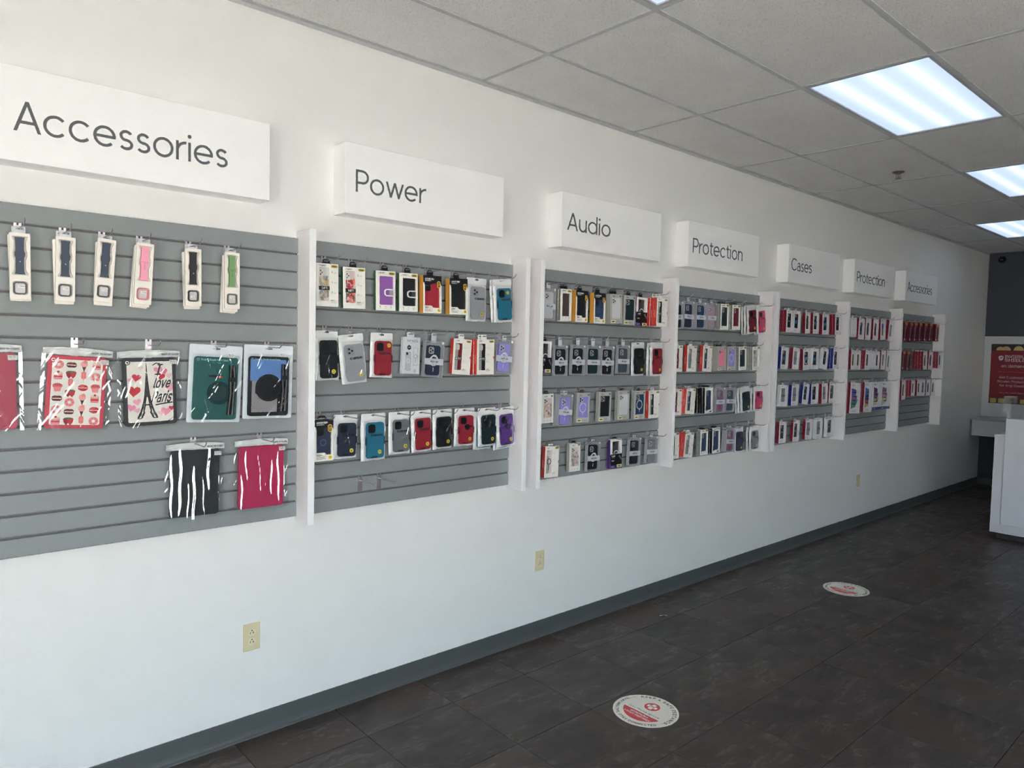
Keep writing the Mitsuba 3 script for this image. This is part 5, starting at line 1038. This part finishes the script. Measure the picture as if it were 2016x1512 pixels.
def heart(x, y, s, rot=0):
    t = np.linspace(0, 2 * np.pi, 22)[:-1]
    g = Polygon(np.stack([16 * np.sin(t) ** 3, 13 * np.cos(t) - 5 * np.cos(2 * t) - 2 * np.cos(3 * t) - np.cos(4 * t)], 1) / 17)
    return affinity.translate(affinity.rotate(affinity.scale(g, s, s, origin=(0, 0)), rot, origin=(0, 0)), x, y)
def paris(q, w, h):
    z = 0.0132; INK = (30, 30, 36); panel = sbox(-w / 2, -h / 2, w / 2, h / 2)
    for x, y, s, c, r in ((-0.30, 0.24, 0.017, (206, 44, 64), -10), (-0.42, 0.20, 0.012, (232, 168, 178), 15), (-0.36, 0.02, 0.024, (206, 36, 56), -8), (-0.30, -0.16, 0.015, (236, 160, 184), 10), (-0.43, -0.25, 0.016, (232, 140, 172), -14), (-0.30, -0.30, 0.012, (236, 172, 188), 8), (0.18, 0.36, 0.016, (234, 150, 170), 8), (0.24, 0.25, 0.016, (206, 44, 68), -12), (0.32, 0.33, 0.013, (230, 120, 150), 14), (0.42, 0.26, 0.012, (240, 196, 200), 0), (0.44, 0.07, 0.020, (238, 178, 192), 10), (0.33, -0.34, 0.019, (236, 154, 174), -6), (0.22, -0.36, 0.011, (240, 190, 200), 8), (0.46, -0.29, 0.011, (206, 48, 66), 0), (-0.20, 0.40, 0.010, (226, 206, 200), 0)):
        q.flat(heart(x * w, y * h, s, r).intersection(panel), z + 0.0001, c)
    X = lambda a: a * w - 0.012
    Yy = lambda b: b * h
    prof = [(0.0, 0.44), (0.012, 0.30), (0.022, 0.16), (0.036, 0.04), (0.052, -0.08), (0.085, -0.20), (0.14, -0.33), (0.21, -0.43)]
    for j in range(len(prof) - 1):
        (a, b), (c, d) = prof[j], prof[j + 1]; t = 0.0010 + 0.0004 * j
        for sx in (-1, 1):
            q.flat(LineString([(X(sx * a), Yy(b)), (X(sx * c), Yy(d))]).buffer(t, cap_style=2), z + 0.0003, INK)
            if j >= 4: q.flat(LineString([(X(sx * a * 0.45), Yy(b)), (X(sx * c * 0.62), Yy(d))]).buffer(t * 0.8, cap_style=2), z + 0.0003, INK); q.flat(LineString([(X(sx * a), Yy(b)), (X(sx * c * 0.62), Yy(d))]).buffer(0.0007), z + 0.0003, INK); q.flat(LineString([(X(sx * a * 0.45), Yy(b)), (X(sx * c), Yy(d))]).buffer(0.0007), z + 0.0003, INK)
        if j < 4: q.flat(Polygon([(X(-a), Yy(b)), (X(a) + 1e-4, Yy(b)), (X(c), Yy(d)), (X(-c), Yy(d))]), z + 0.0003, (58, 58, 64)); q.flat(LineString([(X(-a), Yy(b)), (X(c), Yy(d))]).buffer(0.0005), z + 0.0005, INK); q.flat(LineString([(X(a), Yy(b)), (X(-c), Yy(d))]).buffer(0.0005), z + 0.0005, INK)
    q.flat(sbox(X(-0.075), Yy(-0.085), X(0.075), Yy(-0.07)), z + 0.0006, INK); q.flat(sbox(X(-0.11), Yy(-0.225), X(0.11), Yy(-0.205)), z + 0.0006, INK); q.flat(sbox(X(-0.003), Yy(0.43), X(0.003) + 0.0005, Yy(0.47)), z + 0.0006, INK)
    for sx in (-1, 1): q.flat(sbox(X(sx * 0.18) - 0.008, Yy(-0.445), X(sx * 0.18) + 0.008, Yy(-0.432)), z + 0.0006, INK)
    q.text('I', 0.040, 0.014, 0.062, z + 0.0006, INK, 6, False, shear=0.28); q.flat(LineString([(0.010, 0.098), (0.022, 0.106), (0.034, 0.104)]).buffer(0.0016), z + 0.0006, INK)
    q.text('love', 0.036, 0.006, 0.014, z + 0.0006, INK, 6, True, shear=0.34, width=0.060); q.text('Paris', 0.040, -0.002, -0.040, z + 0.0006, INK, 6, True, shear=0.34, width=0.070)
    q.flat(LineString([(0.018, -0.050), (0.045, -0.046), (0.074, -0.043)]).buffer(0.0024), z + 0.0006, INK)

TAB = [  # yc, zc, w, h, roll, colour, kind, label
    (0.510, 1.494, 0.182, 0.254, 0.6, (176, 34, 70), 'plain', 'crimson tablet case in a clear bag, cut off by the frame edge'),
    (0.774, 1.485, 0.180, 0.253, -3.6, (206, 44, 70), 'sweets', 'red-edged tablet case printed with cupcakes and sweets, in a clear bag'),
    (1.014, 1.482, 0.182, 0.250, 1.6, (34, 38, 46), 'paris', 'black-edged tablet case printed I love Paris with a tower and hearts'),
    (1.252, 1.489, 0.170, 0.247, -2.6, (12, 92, 88), 'teal', 'teal tablet case with a ring stand and hand strap in a frosted bag'),
    (1.468, 1.493, 0.172, 0.245, -1.4, (20, 22, 26), 'blue', 'black and blue tablet case with a shoulder strap in a frosted bag'),
    (1.174, 1.121, 0.184, 0.258, -1.2, (30, 34, 38), 'folds', 'black tablet case in a bag with white glinting folds, lowest row'),
    (1.438, 1.119, 0.190, 0.256, -0.6, (186, 28, 84), 'folds', 'magenta tablet case in a clear bag, lowest row beside the first divider fin')]
for i, (yc, zc, w, h, rl, c, kind, lab) in enumerate(TAB):
    k = thing('tablet_case', lab, 'tablet case', 'bagged tablet cases under the near Accessories sign')
    fr = wallframe(0.034, yc, zc, rl); row = 2 if i < 5 else 3
    yh = yc - 0.0
    hook(0, row, i if i < 5 else i - 5, yh)
    rz = rodz(0, row) - zc
    b = MB(); q = MB()
    if kind in ('plain', 'sweets', 'paris', 'folds'):
        slab(b, w, h, c); put(k + '__case', b, fr)
        if kind in ('sweets', 'paris'):
            q.poly(rrect(w - 0.026, h - 0.026, 0.006), 0.0128, 0.0131, (236, 230, 222), 6)
            (sweets if kind == 'sweets' else paris)(q, w - 0.026, h - 0.026)
            q.poly(disc(-w / 2 + 0.0155, h / 2 - 0.0155, 0.0095), 0.0128, 0.0142, c, 6); q.flat(ring(-w / 2 + 0.0155, h / 2 - 0.0155, 0.0035, 0.0065), 0.0142, (230, 226, 224))
        paper_label(q, w / 2 - 0.022, h / 2 - 0.024, 0.0136); put(k + '__print', q, fr)
        header(k, fr, w + 0.034, h / 2 + 0.002, 0.028, rz, 'MADE IN CHINA')
        bag_film(k, fr, w + 0.026, h + 0.012, 'v' if kind in ('folds',) else 'd', 40 + i, 1.0 if kind == 'folds' else 1.25, kind)
    else:
        W, Hh = w + 0.036, h + 0.058
        hd = rrect(W, Hh, 0.006, 0, 0.018).difference(unary_union([disc(0, Hh / 2 + 0.018 - 0.014, 0.006), rrect(0.030, 0.007, 0.003, 0, Hh / 2 + 0.018 - 0.015)]))
        put(k + '__frosted_bag', MB().poly(hd, 0.0, 0.002, (196, 206, 214), 5), fr)
        m = hd.difference(rrect(W - 0.022, Hh - 0.050, 0.004, 0, 0.006)); put(k + '__bag_rim', MB().poly(m, 0.002, 0.0042, (206, 214, 220), 4), fr)
        slab(b, w, h, c)
        if kind == 'blue': b.poly(rrect(w - 0.020, h * 0.36, 0.004, -0.004, h * 0.27), 0.0128, 0.0136, (92, 140, 206), 6); b.poly(sbox(-w / 2 + 0.014, -h / 2 + 0.016, w / 2 - 0.05, h * 0.10), 0.0128, 0.0133, (150, 148, 152), 5)
        put(k + '__case', b, fr)
        st = (20, 70, 72) if kind == 'teal' else (18, 19, 22); sx = -0.016 if kind == 'teal' else -0.004
        s_ = MB()
        if kind == 'teal': s_.poly(ring(0.012, -0.018, 0.030, 0.046, 10), 0.0128, 0.0165, (8, 56, 60), 4); s_.poly(disc(0.012, -0.018, 0.0285, 10), 0.0128, 0.0150, (34, 66, 68), 4); s_.poly(sbox(-0.030, 0.044, 0.022, 0.052), 0.0128, 0.0175, (26, 34, 36), 5); s_.poly(sbox(0.006, 0.042, 0.022, 0.050), 0.0175, 0.0182, (196, 48, 44), 5)
        else: s_.poly(disc(-0.002, -0.006, 0.056, 12).union(sbox(-0.058, -0.030, 0.054, -0.006)), 0.0128, 0.0172, (20, 21, 25), 5); s_.poly(ring(-0.002, -0.006, 0.048, 0.050, 12), 0.0172, 0.018, (44, 46, 52), 4)
        put(k + '__ring_stand', s_, fr)
        t_ = MB()
        for dx in (-0.006, 0.006): t_.tube([(w / 2 - 0.026 + dx, h / 2 - 0.030, 0.020), (w / 2 - 0.025 + dx * 1.4, 0.03, 0.024), (w / 2 - 0.024 + dx, -0.02, 0.022), (w / 2 - 0.028 + dx * 1.3, -h / 2 + 0.020, 0.020)], 0.0062, (18, 19, 22), 5)
        t_.box(w / 2 - 0.036, w / 2 - 0.012, 0.028, 0.046, 0.018, 0.030, (26, 27, 30), 5, 0.001); put(k + '__strap', t_, fr)
        q.text('Drop & Shock Proof Case', 0.0072, -w / 2 + 0.024, h / 2 - 0.015, 0.0130 if kind == 'teal' else 0.0138, (150, 196, 196), 6, True, width=w * 0.62); q.text('For Tablet', 0.0048, 0, h / 2 - 0.025, 0.0130 if kind == 'teal' else 0.0138, (120, 170, 172), 6, False, 'c')
        q.flat(ring(-w / 2 + 0.013, h / 2 - 0.012, 0.003, 0.0055), 0.0131, (120, 150, 150)); paper_label(q, w / 2 - 0.044, h / 2 + 0.000, 0.0135); put(k + '__print', q, fr)
        g_ = wrinkle(-W / 2 + 0.008, W / 2 - 0.008, -Hh / 2 + 0.024, Hh / 2 - 0.020, 0.034, 1.3, 'd', 60 + i); g_[..., 2] += 0.07 * g_[..., 1] - 0.04 * g_[..., 0]; f = MB().grid(g_); put(k + '__clear_front', f, fr, 'm_film', smooth=True)
